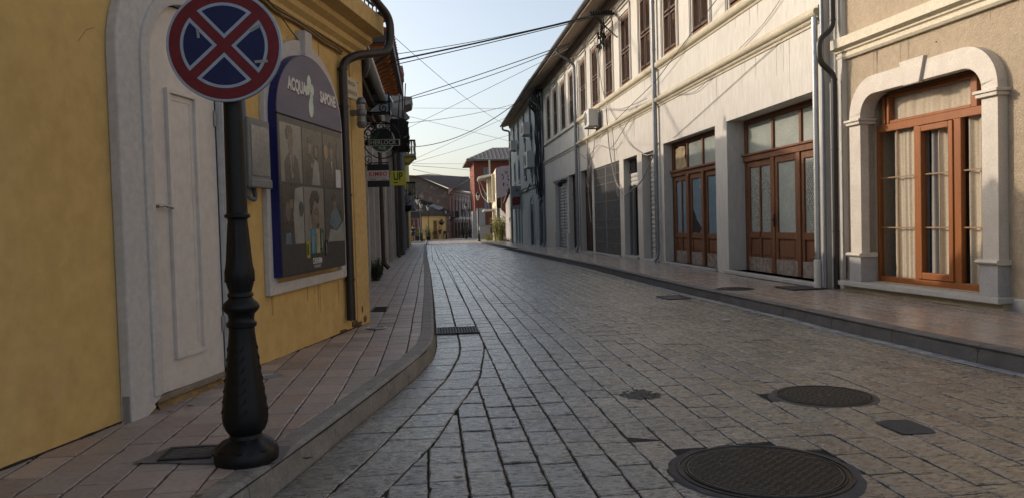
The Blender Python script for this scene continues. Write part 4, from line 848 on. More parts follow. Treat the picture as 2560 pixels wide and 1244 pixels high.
# second shop front with broken panes
O=-.23; d1=MB()
for a0,a1,z0,z1,o0,o1 in ((15.5,19.05,2.30,2.40,O-.06,O+.04),(15.5,19.05,2.40,2.45,O-.06,O+.08),(15.5,19.05,3.05,3.15,O-.06,O),(15.5,15.6,.18,3.05,O-.06,O),(18.93,19.05,.18,3.05,O-.06,O),(17.75,17.93,.18,2.30,O-.06,O+.05),(16.75,16.90,.18,2.30,O-.06,O+.05)): d1.box(RF,a0,a1,o0,o1,z0,z1)
for a in (16.9,17.95): d1.box(RF,a-.04,a+.04,O-.06,O,2.45,3.05)
D1=d1.build('shop_front',OLDW,wh,bevel=.008)
m=MB(); m.quad([RF.P(15.6,O-.04,2.45),RF.P(17.95,O-.04,2.45),RF.P(17.95,O-.04,3.05),RF.P(15.6,O-.04,3.05)]); m.build('transom_pane',FROST,D1)
random.seed(8); m=MB().prism(RF,[(18.05,2.5),(18.5,2.47),(18.9,2.49),(18.88,2.98),(18.6,3.03),(18.2,3.0),(18.16,2.86),(18.22,2.75),(18.12,2.64)],O-.05,O-.035); m.build('broken_board',pm('bare_board',(.52,.40,.22),.8,.3,6,.3,40,patch=(.12,.07,.04),psc=9,pth=.62),D1)
MB().box(RF,17.9,19,O-.42,O-.3,2.4,3.1).build('dark_hole',DARKI,D1)
BLG=pm('blue_dusty_pane',(.20,.27,.31),.15,.2,1.5,.02,30,col2=(.13,.19,.23),patch=(.30,.36,.38),psc=3,pth=.6)
leaf(D1,RF,15.6,16.75,.18,2.30,O-.01,OLDW,BLG,panel=.80)
lf=leaf(D1,RF,16.90,17.75,.18,2.30,O,OLDW,BLG,panel=.80)
leaf(D1,RF,17.93,18.93,.18,2.30,O-.01,OLDW,BLG,panel=.80,mull=True)
MB().prism(RF,[(17.10,1.02),(17.4,1.2),(17.62,1.45),(17.66,1.30),(17.64,.92),(17.25,.90)],O-.03,O-.024).build('broken_glass_hole',DARKI,lf)
MB().box(RF,15.45,19.1,-.02,.09,.145,.195).build('door_sill',SILLM,wh,bevel=.01); MB().box(RF,15.5,19.05,-.24,-.02,.145,.18).build('door_sill',SILLM,wh)
# roller shutters
def roller(parent,F,a0,a1,z0,z1,o,mat,rib=.105,rails=(),name='roller_shutter'):
    m=MB(); n=int(round((z1-z0)/rib)); r=(z1-z0)/n
    for k in range(n):
        z=z0+k*r
        m.profile(F,a0,a1,[(o-.03,z),(o-.012,z+.004),(o,z+r*.35),(o,z+r*.62),(o-.012,z+r-.008),(o-.03,z+r-.004)])
    ob=m.build(name,mat,parent)
    if rails:
        m=MB()
        for a in rails: m.box(F,a-.02,a+.02,o-.02,o+.012,z0,z1)
        m.build('rail',METG,ob)
    return ob
roller(wh,RF,19.62,21.05,.19,3.05,-.22,ROLLW,.13,(20.98,)); MB().box(RF,19.55,21.1,-.28,.06,.10,.185).build('door_sill',SILLM,wh,bevel=.01)
# narrow shop door with grille over it
m=MB().box(RF,21.55,23.1,-.37,-.36,.18,3.1); m.build('dark_opening',DARKI,wh)
gr_=MB()
for k in range(9):
    a=21.55+k*.17; gr_.tube([RF.P(a,-.2,2.68),RF.P(min(a+.38,23.1),-.2,3.07)],.008,4); gr_.tube([RF.P(a,-.19,3.07),RF.P(min(a+.38,23.1),-.19,2.68)],.008,4)
gr_.build('grille',IRON,wh)
roller(wh,RF,21.55,23.1,2.28,2.66,-.2,ROLLW,.12)
dn=MB().box(RF,21.55,22.55,-.34,-.29,.2,2.28).build('narrow_door',OLDWD,wh,bevel=.006); 
for z0,z1 in ((.3,.85),(.95,2.15)): MB().box(RF,21.7,22.4,-.29,-.275,z0,z1).build('panel',OLDWD,dn,bevel=.01)
MB().box(RF,21.5,23.15,-.36,.07,.12,.20).build('door_sill',SILLM,wh,bevel=.01)
m=MB()
for a in (22.62,23.06): m.box(RF,a-.02,a+.02,-.22,-.16,.2,2.3)
m.build('rail',METG,wh)
# mesh gate over the shop window
mg=MB().box(RF,23.62,27.4,-.055,-.045,.14,3.12).build('shop_window',pm('dark_glass_old',(.035,.04,.045),.08,.3,2,0,spec=.8),wh)
m=MB()
for k in range(58): a=23.68+k*.0645; m.box(RF,a-.010,a+.010,-.02,-.004,.16,3.08)
for z in (.16,.5,1.0,1.28,1.9,2.5,2.75,3.06): m.box(RF,23.64,27.38,-.022,-.004,z-.012,z+.012)
m.box(RF,25.45,25.55,-.02,.004,.16,3.1); m.build('folding_gate',pm('gate_grey',(.26,.25,.24),.5,.2,6,.05,40,metal=.4),mg)
MB().box(RF,23.5,27.5,-.05,.08,.10,.155).build('door_sill',SILLM,wh,bevel=.01)
def olddoor(parent,F,a0,a1,zt,o):
    d=MB().box(F,a0,a1,o-.05,o,.12,zt).build('old_door',OLDWD,parent)
    m=MB(); m.box(F,a0,a1,o,o+.05,2.34,2.46); m.box(F,a0,a0+.1,o,o+.03,.12,zt); m.box(F,a1-.1,a1,o,o+.03,.12,zt); c=(a0+a1)/2; m.box(F,c-.04,c+.04,o,o+.035,.12,2.34); m.build('door_frame',OLDWD,d,bevel=.008)
    for x0,x1 in ((a0+.14,c-.08),(c+.08,a1-.14)):
        for z0,z1 in ((.25,.85),(.98,2.2)): MB().box(F,x0,x1,o,o+.018,z0,z1).build('panel',OLDWD,d,bevel=.008)
    return d
olddoor(wh,RF,27.75,29.75,3.2,-.2); MB().box(RF,27.7,29.8,-.2,.06,.06,.13).build('door_sill',SILLM,wh)
# downpipes
def rp(a,o,z): return RF.P(a,o,z)
pipe(wh,bend([rp(19.4,.80,8.05),rp(19.4,.74,7.88),rp(19.4,.10,7.62),rp(19.4,.10,.32),rp(19.4,.2,.17)],.12),.055,METG,[rp(19.4,.10,z) for z in (1.2,2.4,3.7,5.6,6.8)])
pipe(wh,bend([rp(30.1,.80,8.05),rp(30.1,.74,7.88),rp(30.1,.10,7.45),rp(30.1,.10,.25),rp(30.1,.22,.06)],.14),.06,METG,[rp(30.1,.10,z) for z in (1.2,2.6,4.0,5.6,6.8)])
pipe(wh,[rp(19.57,.05,.2),rp(19.57,.05,5.0)],.022,METG,name='conduit')
pipe(wh,[rp(29.85,.04,.1),rp(29.85,.04,6.9)],.022,METG,name='conduit')
# corner pipes by the beige house
pipe(wh,[rp(11.14,.09,4.22),rp(11.14,.09,2.2),rp(11.14,.09,.15)],.045,SILV,[rp(11.14,.09,z) for z in (.62,1.95,3.7)])
MB().lathe(tuple(rp(11.14,.09,.14)),[(.06,0),(.06,.42),(.052,.44)],16).build('pipe_shoe',WHITE,wh)
pipe(wh,[rp(11.00,.05,.15),rp(11.00,.05,8)],.03,METG,name='conduit')
pipe(bh,bend([Vector((5.98,10.84,8.1)),Vector((5.98,10.84,3.98)),Vector((5.78,10.86,3.82)),Vector((5.78,10.86,3.50)),Vector((5.97,10.80,3.30)),Vector((5.97,10.80,.16))],.10),.042,BRPIPE,[(5.98,10.84,4.1),(5.97,10.8,3.22),(5.97,10.8,2.2),(5.97,10.8,1.0)])
pipe(bh,[(6.0,10.93,.15),(6.0,10.93,2.4),(6.0,10.93,3.2)],.028,pm('pipe_lightgrey',(.36,.35,.33),.5,.1,5,0),[(6.0,10.93,1.55),(6.0,10.93,2.6)],name='conduit')
MB().box(RF,10.75,11.1,-.5,-.12,.14,8.0).build('corner_fill',WHITE,wh)
# ================================================================ pale neighbour under the same eave
ph_ = root('pale_shop_house','shaded pale house with four close shuttered windows between two downpipes','building',(8,35,0))
H2=[(30.5,32.45,.05,3.2,.28),(32.95,36.0,.05,3.05,.22)]
PW=[30.72+2.0*k+.1*k*0 for k in range(4)]; PW=[30.70,32.75,34.80,36.85]
m=MB().wall(RF,30.12,39.0,-.3,8.3,H2+[(w+.04,w+1.01,5.29,7.36,.14) for w in PW]); m.box(RF,30.12,39,-7,-.42,-.3,8.3); m.build('wall',PALE,ph_)
MB().profile(RF,30.12,39,[(-.01,4.16),(.03,4.18),(.05,4.25),(.09,4.29),(.09,4.34),(-.01,4.36)]).build('string_course',PALE,ph_); MB().profile(RF,30.12,39,[(-.01,5.08),(.08,5.12),(.08,5.2),(-.01,5.24)]).build('sill_band',PALE,ph_)
MB().profile(RF,32.6,36.3,[(-.01,3.1),(.06,3.12),(.08,3.2),(-.01,3.22)]).build('lintel_moulding',PALE,ph_)
for w in PW:
    c=copy_tree(w0,ph_); c.location=Vector((0,w-wbase,0))+(Vector(wh.location)-Vector(ph_.location)); win_trim(RF,w,ph_,PALE)
eave(ph_,RF,30.12,39.9,8.27,7.99,.82,SOFF)
olddoor(ph_,RF,30.5,32.45,3.2,-.22); roller(ph_,RF,32.95,36.0,.08,3.0,-.15,ROLL_,.14,(34.5,))
for a in (32.5,36.0): MB().box(RF,a,a+.45,0,.05,-.1,.75).build('pilaster_base',PALE,ph_)
MB().box(RF,30.4,36.1,-.2,.08,-.05,.06).build('door_sill',SILLM,ph_)
# ================================================================ pale blue three storey house
bl = root('pale_blue_house','shaded pale blue three storey house with dark shutters, arched ground floor and cables','building',(8,48,-.2))
BLF=Fr(6.0,39.0,.2,18.3,-1)
COLS=[2.9,6.0,9.4,12.7,15.6]
def archhole(F,c,w,z0,zs,o): return None
m=MB().wall(BLF,0,18.3,-.6,8.6,[(c-.42,c+.42,6.75,8.15,.12) for c in COLS]+[(c-.42,c+.42,4.2,5.45,.12) for c in COLS]+[(1.2,2.9,-.1,2.45,.3),(5.3,6.9,-.1,2.35,.35),(12.2,15.6,-.1,2.7,.4)]); m.box(BLF,0,18.3,-6,-.45,-.6,8.6); m.build('wall',BLUE,bl)
for c in COLS:
    for z0,z1 in ((6.75,8.15),(4.2,5.45)):
        w=MB(); w.quad([BLF.P(c-.42,-.11,z0),BLF.P(c+.42,-.11,z0),BLF.P(c+.42,-.11,z1),BLF.P(c-.42,-.11,z1)]); wo=w.build('window',SHUT,bl)
        for a0,a1 in ((c-.40,c-.02),(c+.02,c+.40)):
            m=MB(); n=int((z1-z0)/.075)
            m.box(BLF,a0,a0+.04,-.08,-.03,z0,z1); m.box(BLF,a1-.04,a1,-.08,-.03,z0,z1)
            for k in range(n): z=z0+k*.075; m.quad([BLF.P(a0+.04,-.09,z+.05),BLF.P(a1-.04,-.09,z+.05),BLF.P(a1-.04,-.03,z),BLF.P(a0+.04,-.03,z)])
            m.build('shutter',SHUT,wo)
    m=MB()
    for z in (6.55,6.42,6.3): m.box(BLF,c-.55+(6.55-z),c+.55-(6.55-z),0,.05,z,z+.06)
    for z in (4.05,3.93): m.box(BLF,c-.5,c+.5,0,.05,z,z+.06)
    m.box(BLF,c-.52,c-.44,0,.03,6.7,8.3); m.box(BLF,c+.44,c+.52,0,.03,6.7,8.3); m.box(BLF,c-.52,c-.44,0,.03,4.15,5.6); m.box(BLF,c+.44,c+.52,0,.03,4.15,5.6); m.build('window_trim',BLUE,bl)
for z in (3.25,3.42): MB().box(BLF,0,18.3,0,.07,z,z+.08).build('string_course',BLUE,bl)
# arches
for c,w,zs,fill in ((2.05,.85,2.0,'roll'),(6.1,.8,1.95,'door')):
    o_,i_=archring(c-w,c+w,-.2,zs,w,.22,14); MB().band(BLF,o_,i_,-.3,.05).build('arch',BLUE,bl)
    m=MB().prism(BLF,[(c-w,-.2)]+arc(c,zs,w,w,180,0,14)+[(c+w,-.2)],-.34,-.25).build('door_recess',BLUE if fill=='door' else ROLL_,bl)
    if fill=='roll': roller(bl,BLF,c-w+.06,c+w-.06,-.05,2.1,-.2,ROLLW,.16)
for c in (3.95,8.1): 
    MB().prism(BLF,[(c-.28,.25)]+arc(c,2.3,.28,.28,180,0,10)+[(c+.28,.25)],-.02,.006).build('niche',pm('niche_blue',(.34,.39,.42),.9,.1,2,0),bl)
for a in (12.0,13.8,15.7): MB().box(BLF,a-.25,a+.25,-.3,.08,-.3,2.8).build('pilaster',BLUE,bl)
MB().box(BLF,12.2,15.6,-.42,-.4,-.1,2.7).build('dark_opening',DARKI,bl)
eave(bl,BLF,-.1,18.5,8.55,8.38,.62,SOFF,roofz=10.2)
m=MB().box(BLF,18.3,18.34,-6,.0,-.6,8.5); 
pipe(bl,bend([BLF.P(18.3,.6,8.4),BLF.P(18.3,.55,8.2),BLF.P(18.3,.08,8.1),BLF.P(18.3,.08,-.3)],.1),.07,METG)
pipe(bl,bend([BLF.P(.3,.6,8.4),BLF.P(.3,.5,8.2),BLF.P(.3,.1,8.0),BLF.P(.3,.10,.2),BLF.P(.3,.25,.0)],.1),.06,METG,[BLF.P(.3,.1,.9),BLF.P(.3,.1,2.6)])
# small fittings on the right
def ac(label,F,a0,a1,z0,z1,dep,gap=.12,o=0):
    r=root('air_conditioner',label,'air conditioner',tuple(F.P((a0+a1)/2,o,z0)),'air conditioners on the right-hand facades')
    MB().box(F,a0,a1,o+gap,o+gap+dep,z0,z1).build('casing',ACM,r,bevel=.015)
    c=a1-(a1-a0)*.38; R_=min((z1-z0)*.40,(a1-a0)*.32); m=MB().prism(F,arc(c,(z0+z1)/2,R_,R_,0,360,24)[:-1],o+gap+dep,o+gap+dep+.006); m.build('fan_grille',pm('fan_dark',(.06,.06,.06),.6,.1,5,0),r)
    m=MB(); 
    for k in range(4): q=R_*(k+1)/4.3; pts=[F.P(c+q*math.cos(t),o+gap+dep+.012,(z0+z1)/2+q*math.sin(t)) for t in [j*math.pi/10 for j in range(21)]]; m.tube(pts,.005,4)
    m.build('fan_guard',ACM,r)
    m=MB()
    for a in (a0+.12,a1-.12): m.box(F,a-.02,a+.02,o,o+gap+dep,z0-.04,z0); m.box(F,a-.02,a+.02,o,o+.03,z0-.3,z0)
    m.build('bracket',METG,r)
    return r
ac('sunlit white air conditioner on the white wall above the mesh gate',RF,25.9,26.75,4.50,5.08,.33)
ac('dirty air conditioner under the middle top floor window of the pale blue house',BLF,5.2,6.3,6.35,7.05,.4)
ac('air conditioner nearest the far end of the pale blue house, beside its top window',BLF,12.9,13.9,6.2,6.85,.4)
ac('large air conditioner between the middle floor windows of the pale blue house',BLF,3.6,5.0,4.35,5.25,.42)
#--PART4--

streaks(wh,RF,11.3,29.5,4.13,24,SWHT,7,.15,.8); streaks(wh,RF,11.5,29.5,5.05,16,SWHT,9,.1,.45); streaks(ph_,RF,30.5,38.5,4.15,8,SWHT,11,.2,.7); streaks(bh,BF,.2,4.5,3.49,9,SBEI,13,.1,.5)
# ================================================================ left street side beyond the corner
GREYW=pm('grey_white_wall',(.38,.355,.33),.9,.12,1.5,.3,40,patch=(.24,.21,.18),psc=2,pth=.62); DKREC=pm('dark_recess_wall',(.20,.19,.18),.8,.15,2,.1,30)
DARKS=pm('dark_stone',(.10,.085,.075),.95,.3,3,1.0,12,col2=(.06,.05,.045),dist=.04,patch=(.16,.11,.09),psc=4,pth=.6)
BRK=pm('soffit_brick',(.42,.17,.07),.85,.2,3,.4,25,col2=(.30,.12,.05),dist=.01)
b1=root('low_eaves_house','low house beyond the yellow corner with a silver gutter and dark soffit','building',(-3,12,.14))
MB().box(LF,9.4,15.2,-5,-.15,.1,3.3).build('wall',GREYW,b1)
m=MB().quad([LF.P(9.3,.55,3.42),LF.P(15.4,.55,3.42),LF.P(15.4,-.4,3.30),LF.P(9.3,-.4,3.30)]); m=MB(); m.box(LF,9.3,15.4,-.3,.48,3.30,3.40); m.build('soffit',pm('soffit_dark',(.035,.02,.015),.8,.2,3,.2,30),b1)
MB().box(LF,9.3,15.4,.30,.38,3.22,3.30).build('eaves_board',pm('board_pinkbrown',(.22,.13,.10),.8,.15,3,.2,30,stretch=(1,.2,1)),b1)
m=MB().tube([LF.P(9.35,.60,3.47),LF.P(15.4,.60,3.47)],.075,14); m.build('gutter',pm('gutter_silver',(.36,.33,.30),.4,.1,4,.03,20,metal=.6),b1,smooth=True)
m=MB(); m.quad([LF.P(9.3,.60,3.50),LF.P(15.4,.60,3.50),LF.P(15.4,-3,4.2),LF.P(9.3,-3,4.2)]); m.build('roof',ROOFT,b1)
MB().prism(LF,[(9.4,3.4),(9.4,4.4),(11.4,4.6),(12.6,5.45),(13.6,4.6),(14.5,3.4)],-1.3,-.95).build('shade_gable',GREYW,b1)  # hidden gable added, outlined to cast shade on the beige house
nh=root('narrow_house','narrow dark plastered house between the stone pier and the lemon balcony house','building',(-3,41,-.1))
MB().box(LF,36.1,45.3,-6,0,-.4,6.6).build('wall',pm('narrow_wall',(.22,.195,.18),.9,.2,2,.4,20),nh); MB().box(LF,36.1,45.3,-6,.3,6.6,6.75).build('eaves',DARKS,nh)
# tall hidden block added on the left to shade the pale and blue houses
tb=root('added_shade_block','tall pale block added behind the left-hand roofs to cast shade','building',(-9,48,0))
MB().prism(LF,[(36,-.3),(36,10),(43,13.3),(67,13.3),(67,-.3)],-12,-3.85).build('wall',GREYW,tb); MB().prism(LF,[(35.8,10),(43,13.4),(67.2,13.4),(67.2,13.6),(43,13.6),(35.8,10.2)],-12.2,-3.7).build('roof',ROOFD,tb)
b2=root('brick_soffit_house','two storey house on the left with orange boarded soffit brackets and tiled roof edge','building',(-3,20,.14))
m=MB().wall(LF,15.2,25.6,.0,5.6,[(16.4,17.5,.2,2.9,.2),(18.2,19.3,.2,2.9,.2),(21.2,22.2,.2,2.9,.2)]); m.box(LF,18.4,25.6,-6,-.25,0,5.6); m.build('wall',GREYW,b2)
for a in (16.1,17.8,19.6,20.6,22.5): MB().box(LF,a,a+.28,0,.10,.0,3.1).build('pilaster',pm('pilaster_light',(.46,.43,.40),.85,.1,3,.2,40),b2)
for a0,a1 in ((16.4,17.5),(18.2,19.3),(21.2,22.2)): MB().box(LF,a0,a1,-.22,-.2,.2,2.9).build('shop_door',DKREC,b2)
m=MB(); m.box(LF,18.5,25.4,-.1,.53,5.58,5.64); m.build('soffit',BRK,b2)
for k in range(14):
    a=18.7+k*.50; m=MB(); m.prism(Fr(-1.35,a,1,0),[(0,5.58),(.50,5.58),(.50,5.53),(.42,5.47),(.30,5.49),(.18,5.45),(0,5.32)],-.06,.06); m.build('bracket',BRK,b2)
m=MB(); m.box(LF,18.45,25.5,.53,.61,5.54,5.78); m.box(LF,18.40,18.48,-.6,.61,5.58,5.82); m.build('fascia',flat('fascia_dark',(.03,.02,.02),.5),b2)
m=MB(); m.quad([LF.P(18.4,.62,5.82),LF.P(25.5,.62,5.82),LF.P(25.5,-3,7.0),LF.P(18.4,-3,7.0)]); m.prism(Fr(-1.35,18.42,1,0),[(.60,5.82),(-3,7.0),(-3,5.8)],-.04,.04)
for k in range(24): a=18.55+k*.29; m.tube([LF.P(a,.64,5.84),LF.P(a,-2.9,7.02)],.06,6)
m.build('roof',pm('roof_tile_red',(.26,.07,.05),.9,.25,6,.4,20),b2)
MB().box(WLD,-3.55,-2.3,-43,-40,-.2,11.75).build('stair_tower',pm('tower_pale',(.30,.27,.25),.9,.15,2,.3,20),tb); MB().box(WLD,-3.6,-2.2,-43.1,-39.9,11.75,12.15).build('tower_roof',pm('chimney_grey',(.13,.13,.13),.9,.2,4,.4,20),tb)
m=MB().tube([LF.P(18.8,.1,6.2),LF.P(18.8,.32,6.38),LF.P(18.8,.40,6.14)],.05,8); m.build('ridge_tile',IRON,b2)
pipe(b2,bend([LF.P(19.2,.5,5.5),LF.P(19.2,.1,5.2),LF.P(19.2,.1,4.0)],.1),.04,BRPIPE)
pipe(b2,bend([LF.P(20.3,.12,3.3),LF.P(20.3,.12,.35),LF.P(20.3,.26,.18)],.1),.06,BRPIPE)
b3=root('old_cornice_house','old left-hand house with a pink chimney stack, broken grey cornice and dark stone pier','building',(-3,30,.1))
m=MB().wall(LF,25.6,36,-.1,5.5,[(26.8,28.1,.1,2.7,.2)]); m.box(LF,25.6,36,-6,-.25,-.1,5.5); m.box(LF,32,36,-4,-.02,5.5,6.9); m.build('wall',pm('wall_greybrown',(.20,.18,.165),.9,.2,2,.4,30),b3)
for a in (26.2,28.4): MB().box(LF,a,a+.3,0,.1,.0,2.9).build('pilaster',MATS['pilaster_light'],b3)
pipe(b3,bend([LF.P(28.9,.12,4),LF.P(28.9,.12,.3),LF.P(28.9,.22,.12)],.1),.06,BRPIPE)
MB().box(LF,34,36,-.5,.17,-.1,6.0).build('stone_pier',DARKS,b3,bevel=.03); MB().box(LF,33.8,36.1,.0,.20,-.1,.25).build('pier_base',DARKS,b3,bevel=.03)
m=MB(); m.box(LF,33.2,35.2,-.6,.37,6.2,7.75); m.box(LF,33.1,35.3,-.6,.41,7.75,7.9); 
for k in range(5): m.tube([LF.P(33.3+k*.42,.42,7.98),LF.P(33.3+k*.42,-.6,8.1)],.10,6)
m.build('chimney_stack',pm('pink_stack',(.30,.19,.17),.9,.15,3,.3,30),b3)
m=MB().profile(LF,31.4,33.4,[(0,5.4),(.2,5.45),(.25,5.7),(.45,5.9),(.5,6.1),(.75,6.2),(.8,6.45),(0,6.5)]); m.build('cornice',pm('cornice_stone_grey',(.34,.32,.30),.9,.2,4,.5,30),b3)
m=MB(); random.seed(12); m.box(LF,29.2,31.6,0,.60,4.25,5.25)
for k in range(26): a=29.2+random.random()*2.4; z=4.2+random.random()*.9; m.box(LF,a,a+.1+random.random()*.3,.58,.66,z,z+.12)
for k in range(9): z=4.3+k*.11; m.box(LF,29.14,29.22,.02,.56+random.random()*.14,z,z+.09)
m.build('wooden_balcony',pm('black_wood',(.022,.018,.016),.9,.3,8,.6,30),b3)
m=MB(); 
for p in ([LF.P(25.6,.60,5.6),LF.P(26.6,.55,4.9),LF.P(28,.5,4.4),LF.P(29,.6,4.6)],[LF.P(25.5,.5,5.5),LF.P(26,.4,4.6),LF.P(27,.5,3.8)],[LF.P(26,.7,6.0),LF.P(26.5,.62,5.2),LF.P(27.5,.5,4.5)]): m.tube(bend(p,.4),.018,5)
m.build('loose_cables',CABLE,b3)
MB().prism(Fr(-1.35,27.0,1,0),[(.15,5.35),(.62,5.2),(.78,5.0),(.66,4.92),(.30,5.05),(.1,5.1)],-.2,.2).build('broken_cornice_end',MATS['cornice_stone_grey'],b3)
b2b=root('shade_wing','hidden wing added behind the low eaves house to cast shade','building',(-6,20,0))
MB().prism(LF,[(15.0,0),(33,0),(33,5.5),(18.6,5.9),(15.1,3.7)],-6,-.3).build('wall',GREYW,b2b)  # added hidden wing; its sloping top shapes the shade on the shop fronts
# ---------------------------------------------------------------- yellow balcony house
YB=pm('lemon_wall',(.62,.47,.10),.9,.08,1,.2,30)
b4=root('lemon_balcony_house','lemon yellow house with two white balustraded balconies over the left pavement','building',(-3,52,-.2))
MB().box(LF,46,60,-6,-.1,-.4,7.4).build('wall',YB,b4)
MB().box(LF,45.4,46,-3,.12,-.3,3.4).build('pier',pm('pier_pinkish',(.32,.24,.22),.9,.15,2,.3,20),b4)
for (y0,y1,z,od) in ((48.5,51.5,5.75,.62),(51.5,55.5,3.30,.50)):
    bal=MB().box(LF,y0,y1,-.1,od,z-.14,z).build('balcony',pm('balcony_slab',(.42,.40,.38),.8,.1,2,.2,30),b4); MB().profile(LF,y0+.2,y1-.2,[(-.1,z-.5),(.15,z-.5),(od-.1,z-.14),(-.1,z-.14)]).build('balcony_bracket',YB,bal)
    m=MB(); n=int((y1-y0)/.22)
    for k in range(n+1): m.lathe(tuple(LF.P(y0+.05+k*.22*.98,od-.07,z)),[(.04,0),(.03,.08),(.06,.28),(.028,.5),(.05,.78)],8)
    for k in range(3): m.lathe(tuple(LF.P(y0+.05,od-.25-k*.18,z)),[(.04,0),(.03,.08),(.06,.28),(.028,.5),(.05,.78)],8)
    m.build('balusters',pm('baluster_cream',(.60,.52,.30),.8,.1,3,.1,30),bal)
    m=MB(); m.box(LF,y0,y1,od-.12,od,z+.78,z+.88); m.box(LF,y0,y0+.1,-.1,od,z+.78,z+.88)
    for k in range(12): m.tube([LF.P(y0-.02,-.1+k*(od+.1)/11,z),LF.P(y0-.02,-.1+k*(od+.1)/11,z+.85)],.012,4)
    m.build('railing',IRON,bal)
MB().box(LF,46.5,55,-.1,.45,2.3,2.45).build('canopy',GREYW,b4)
MB().prism(Fr(-1.35,47,1,0),[(-.1,2.2),(.45,2.2),(.45,3.0),(-.1,3.0)],-.1,.1).build('signboard',pm('blank_sign_grey',(.27,.30,.33),.6,.08,2,0),b4)
for z0,z1 in ((3.9,6),(1,2)): pass
# far left shops
b5=root('pink_shop_row','low pinkish shop row with dark doors behind the standing person','building',(-3,92,-.5))
MB().box(WLD,-5,-1.0,-99,-90,-.8,2.9).build('wall',pm('pink_shop_wall',(.34,.25,.23),.9,.12,1,.2,20),b5); MB().box(WLD,-5,-.8,-99.2,-89.6,2.9,3.15).build('roof_slab',CONC,b5)
for x in (-2.7,-2.2,-1.7): MB().box(WLD,x,x+.28,-90,-89.93,-.5,2.0).build('door',pm('door_redbrown',(.14,.05,.035),.7,.2,3,.1,20),b5)
MB().box(WLD,-2.7,-1.1,-90,-89.7,2.2,3.0).build('awning',flat('awning_dark',(.04,.04,.045),.8),b5)
# ================================================================ cafe house, gable house, arcade
CF=Fr(-1.3,103,3.5,1.5)                                   # wall turned towards the sun and the camera
CAFY=pm('cafe_yellow',(.78,.52,.20),.9,.06,.7,.1,20)
cf=root('cafe_house','low yellow cafe house with sloping tiled roof at the end of the street','building',(.5,104,-.6))
m=MB().wall(CF,-.4,3.9,-.9,2.75,[(.9+1.05,.9+1.6,-.6,1.9,.2)]); m.box(CF,-.4,3.9,-3,-.3,-.9,2.75); m.build('wall',CAFY,cf)
MB().box(CF,1.95,2.5,-.25,-.2,-.6,1.9).build('door',pm('cafe_door',(.30,.16,.05),.7,.2,3,0),cf)
for a in (1.55,2.75,3.4): MB().box(CF,a-.12,a+.12,0,.06,-.7,2.2).build('pilaster',CAFY,cf)
m=MB(); m.prism(CF,[(-.9,4.35),(-.6,4.45),(4.6,2.62),(4.6,2.45),(-.9,2.7)],-3,.35); m.build('roof',pm('cafe_roof',(.13,.11,.10),.95,.25,1.5,.5,8),cf)
MB().prism(CF,[(-.9,2.7),(4.4,2.62),(4.4,2.55),(-.9,2.55)],-.1,.45).build('eaves_board',OLDWD,cf)
random.seed(21)
for k,(a,b,z,c) in enumerate(((.4,2.0,4.35,0),(1.8,3.6,3.75,1),(3.3,4.3,3.2,0))):
    m=MB()
    for j in range(14):
        x=a+(b-a)*random.random(); zz=z-.25*(x-a)+random.random()*.25; m.prism(CF,blob(CF,x,zz,.45,.22,0,8),-1.2-random.random(),-.3-random.random()*.3)
    m.build('tarpaulin',pm(('tarp_black','tarp_pale')[c],((.03,.03,.035),(.36,.35,.36))[c],.8,.1,3,.3,10),cf)
MB().box(CF,-.0,.75,0,.01,.25,.75).build('faded_plate',pm('faded_plate',(.50,.40,.22),.8,.1,3,0),cf)
gh=root('gable_house','big weathered grey gable wall with an air conditioner behind the cafe roof','building',(1,114,-.7))
GABW=pm('gable_plaster',(.16,.135,.12),.95,.2,.5,.8,5,col2=(.10,.085,.075),dist=.08,patch=(.22,.19,.165),psc=.9,pth=.56)
MB().prism(WLD,[(-4.5,-1),(2.95,-1),(2.95,6.2),(2.4,6.45),(-1.6,8.35),(-4.5,8.6)],-128,-113).build('wall',GABW,gh)
m=MB(); m.prism(WLD,[(-4.6,8.5),(-1.6,8.3),(3.1,6.1),(3.3,6.3),(-1.55,8.55),(-4.6,8.75)],-113.2,-112.7); m.quad([(-1.7,112.8,8.58),(3.6,112.9,6.35),(5.4,126,9.1),(0,126,9.6)]); m.quad([(3.6,112.9,6.35),(9.6,141,6.9),(7,134,9.5),(5.4,126,9.1)]); m.build('roof',ROOFD,gh)
acg=ac('small air conditioner high on the grey gable wall above the cafe',Fr(0,113,1,0),-.05+.15,.75+.15,3.3,3.95,.35,.05)
ab=root('arcade_house','long ornate house with white pilasters above and round arches below, at the street end','building',(5,126,-.8))
AF=Fr(2.95,113,5.4,25); AF=Fr(2.95,113,5.35,25,1)
ARW=pm('arcade_wall',(.36,.27,.24),.9,.12,.6,.2,12); ARL=pm('arcade_trim',(.60,.54,.50),.85,.08,1,.1,12)
L_=25.5; n=9
m=MB().wall(AF,0,L_,-1,6.3,[(.9+2.75*k,2.35+2.75*k,2.55,5.0,.25) for k in range(n)]+[(.6+2.75*k,2.6+2.75*k,-1,1.55,.7) for k in range(n)]); m.box(AF,0,L_,-6,-.8,-1,6.3); m.build('wall',ARW,ab)
MB().profile(AF,-.3,L_,[(0,5.75),(.15,5.8),(.2,6.1),(.5,6.2),(.55,6.5),(0,6.6)]).build('cornice',pm('arcade_cornice',(.46,.38,.33),.9,.1,1,.1,12),ab); MB().profile(AF,-.3,L_,[(0,2.1),(.1,2.12),(.1,2.4),(0,2.45)]).build('string_course',ARL,ab)
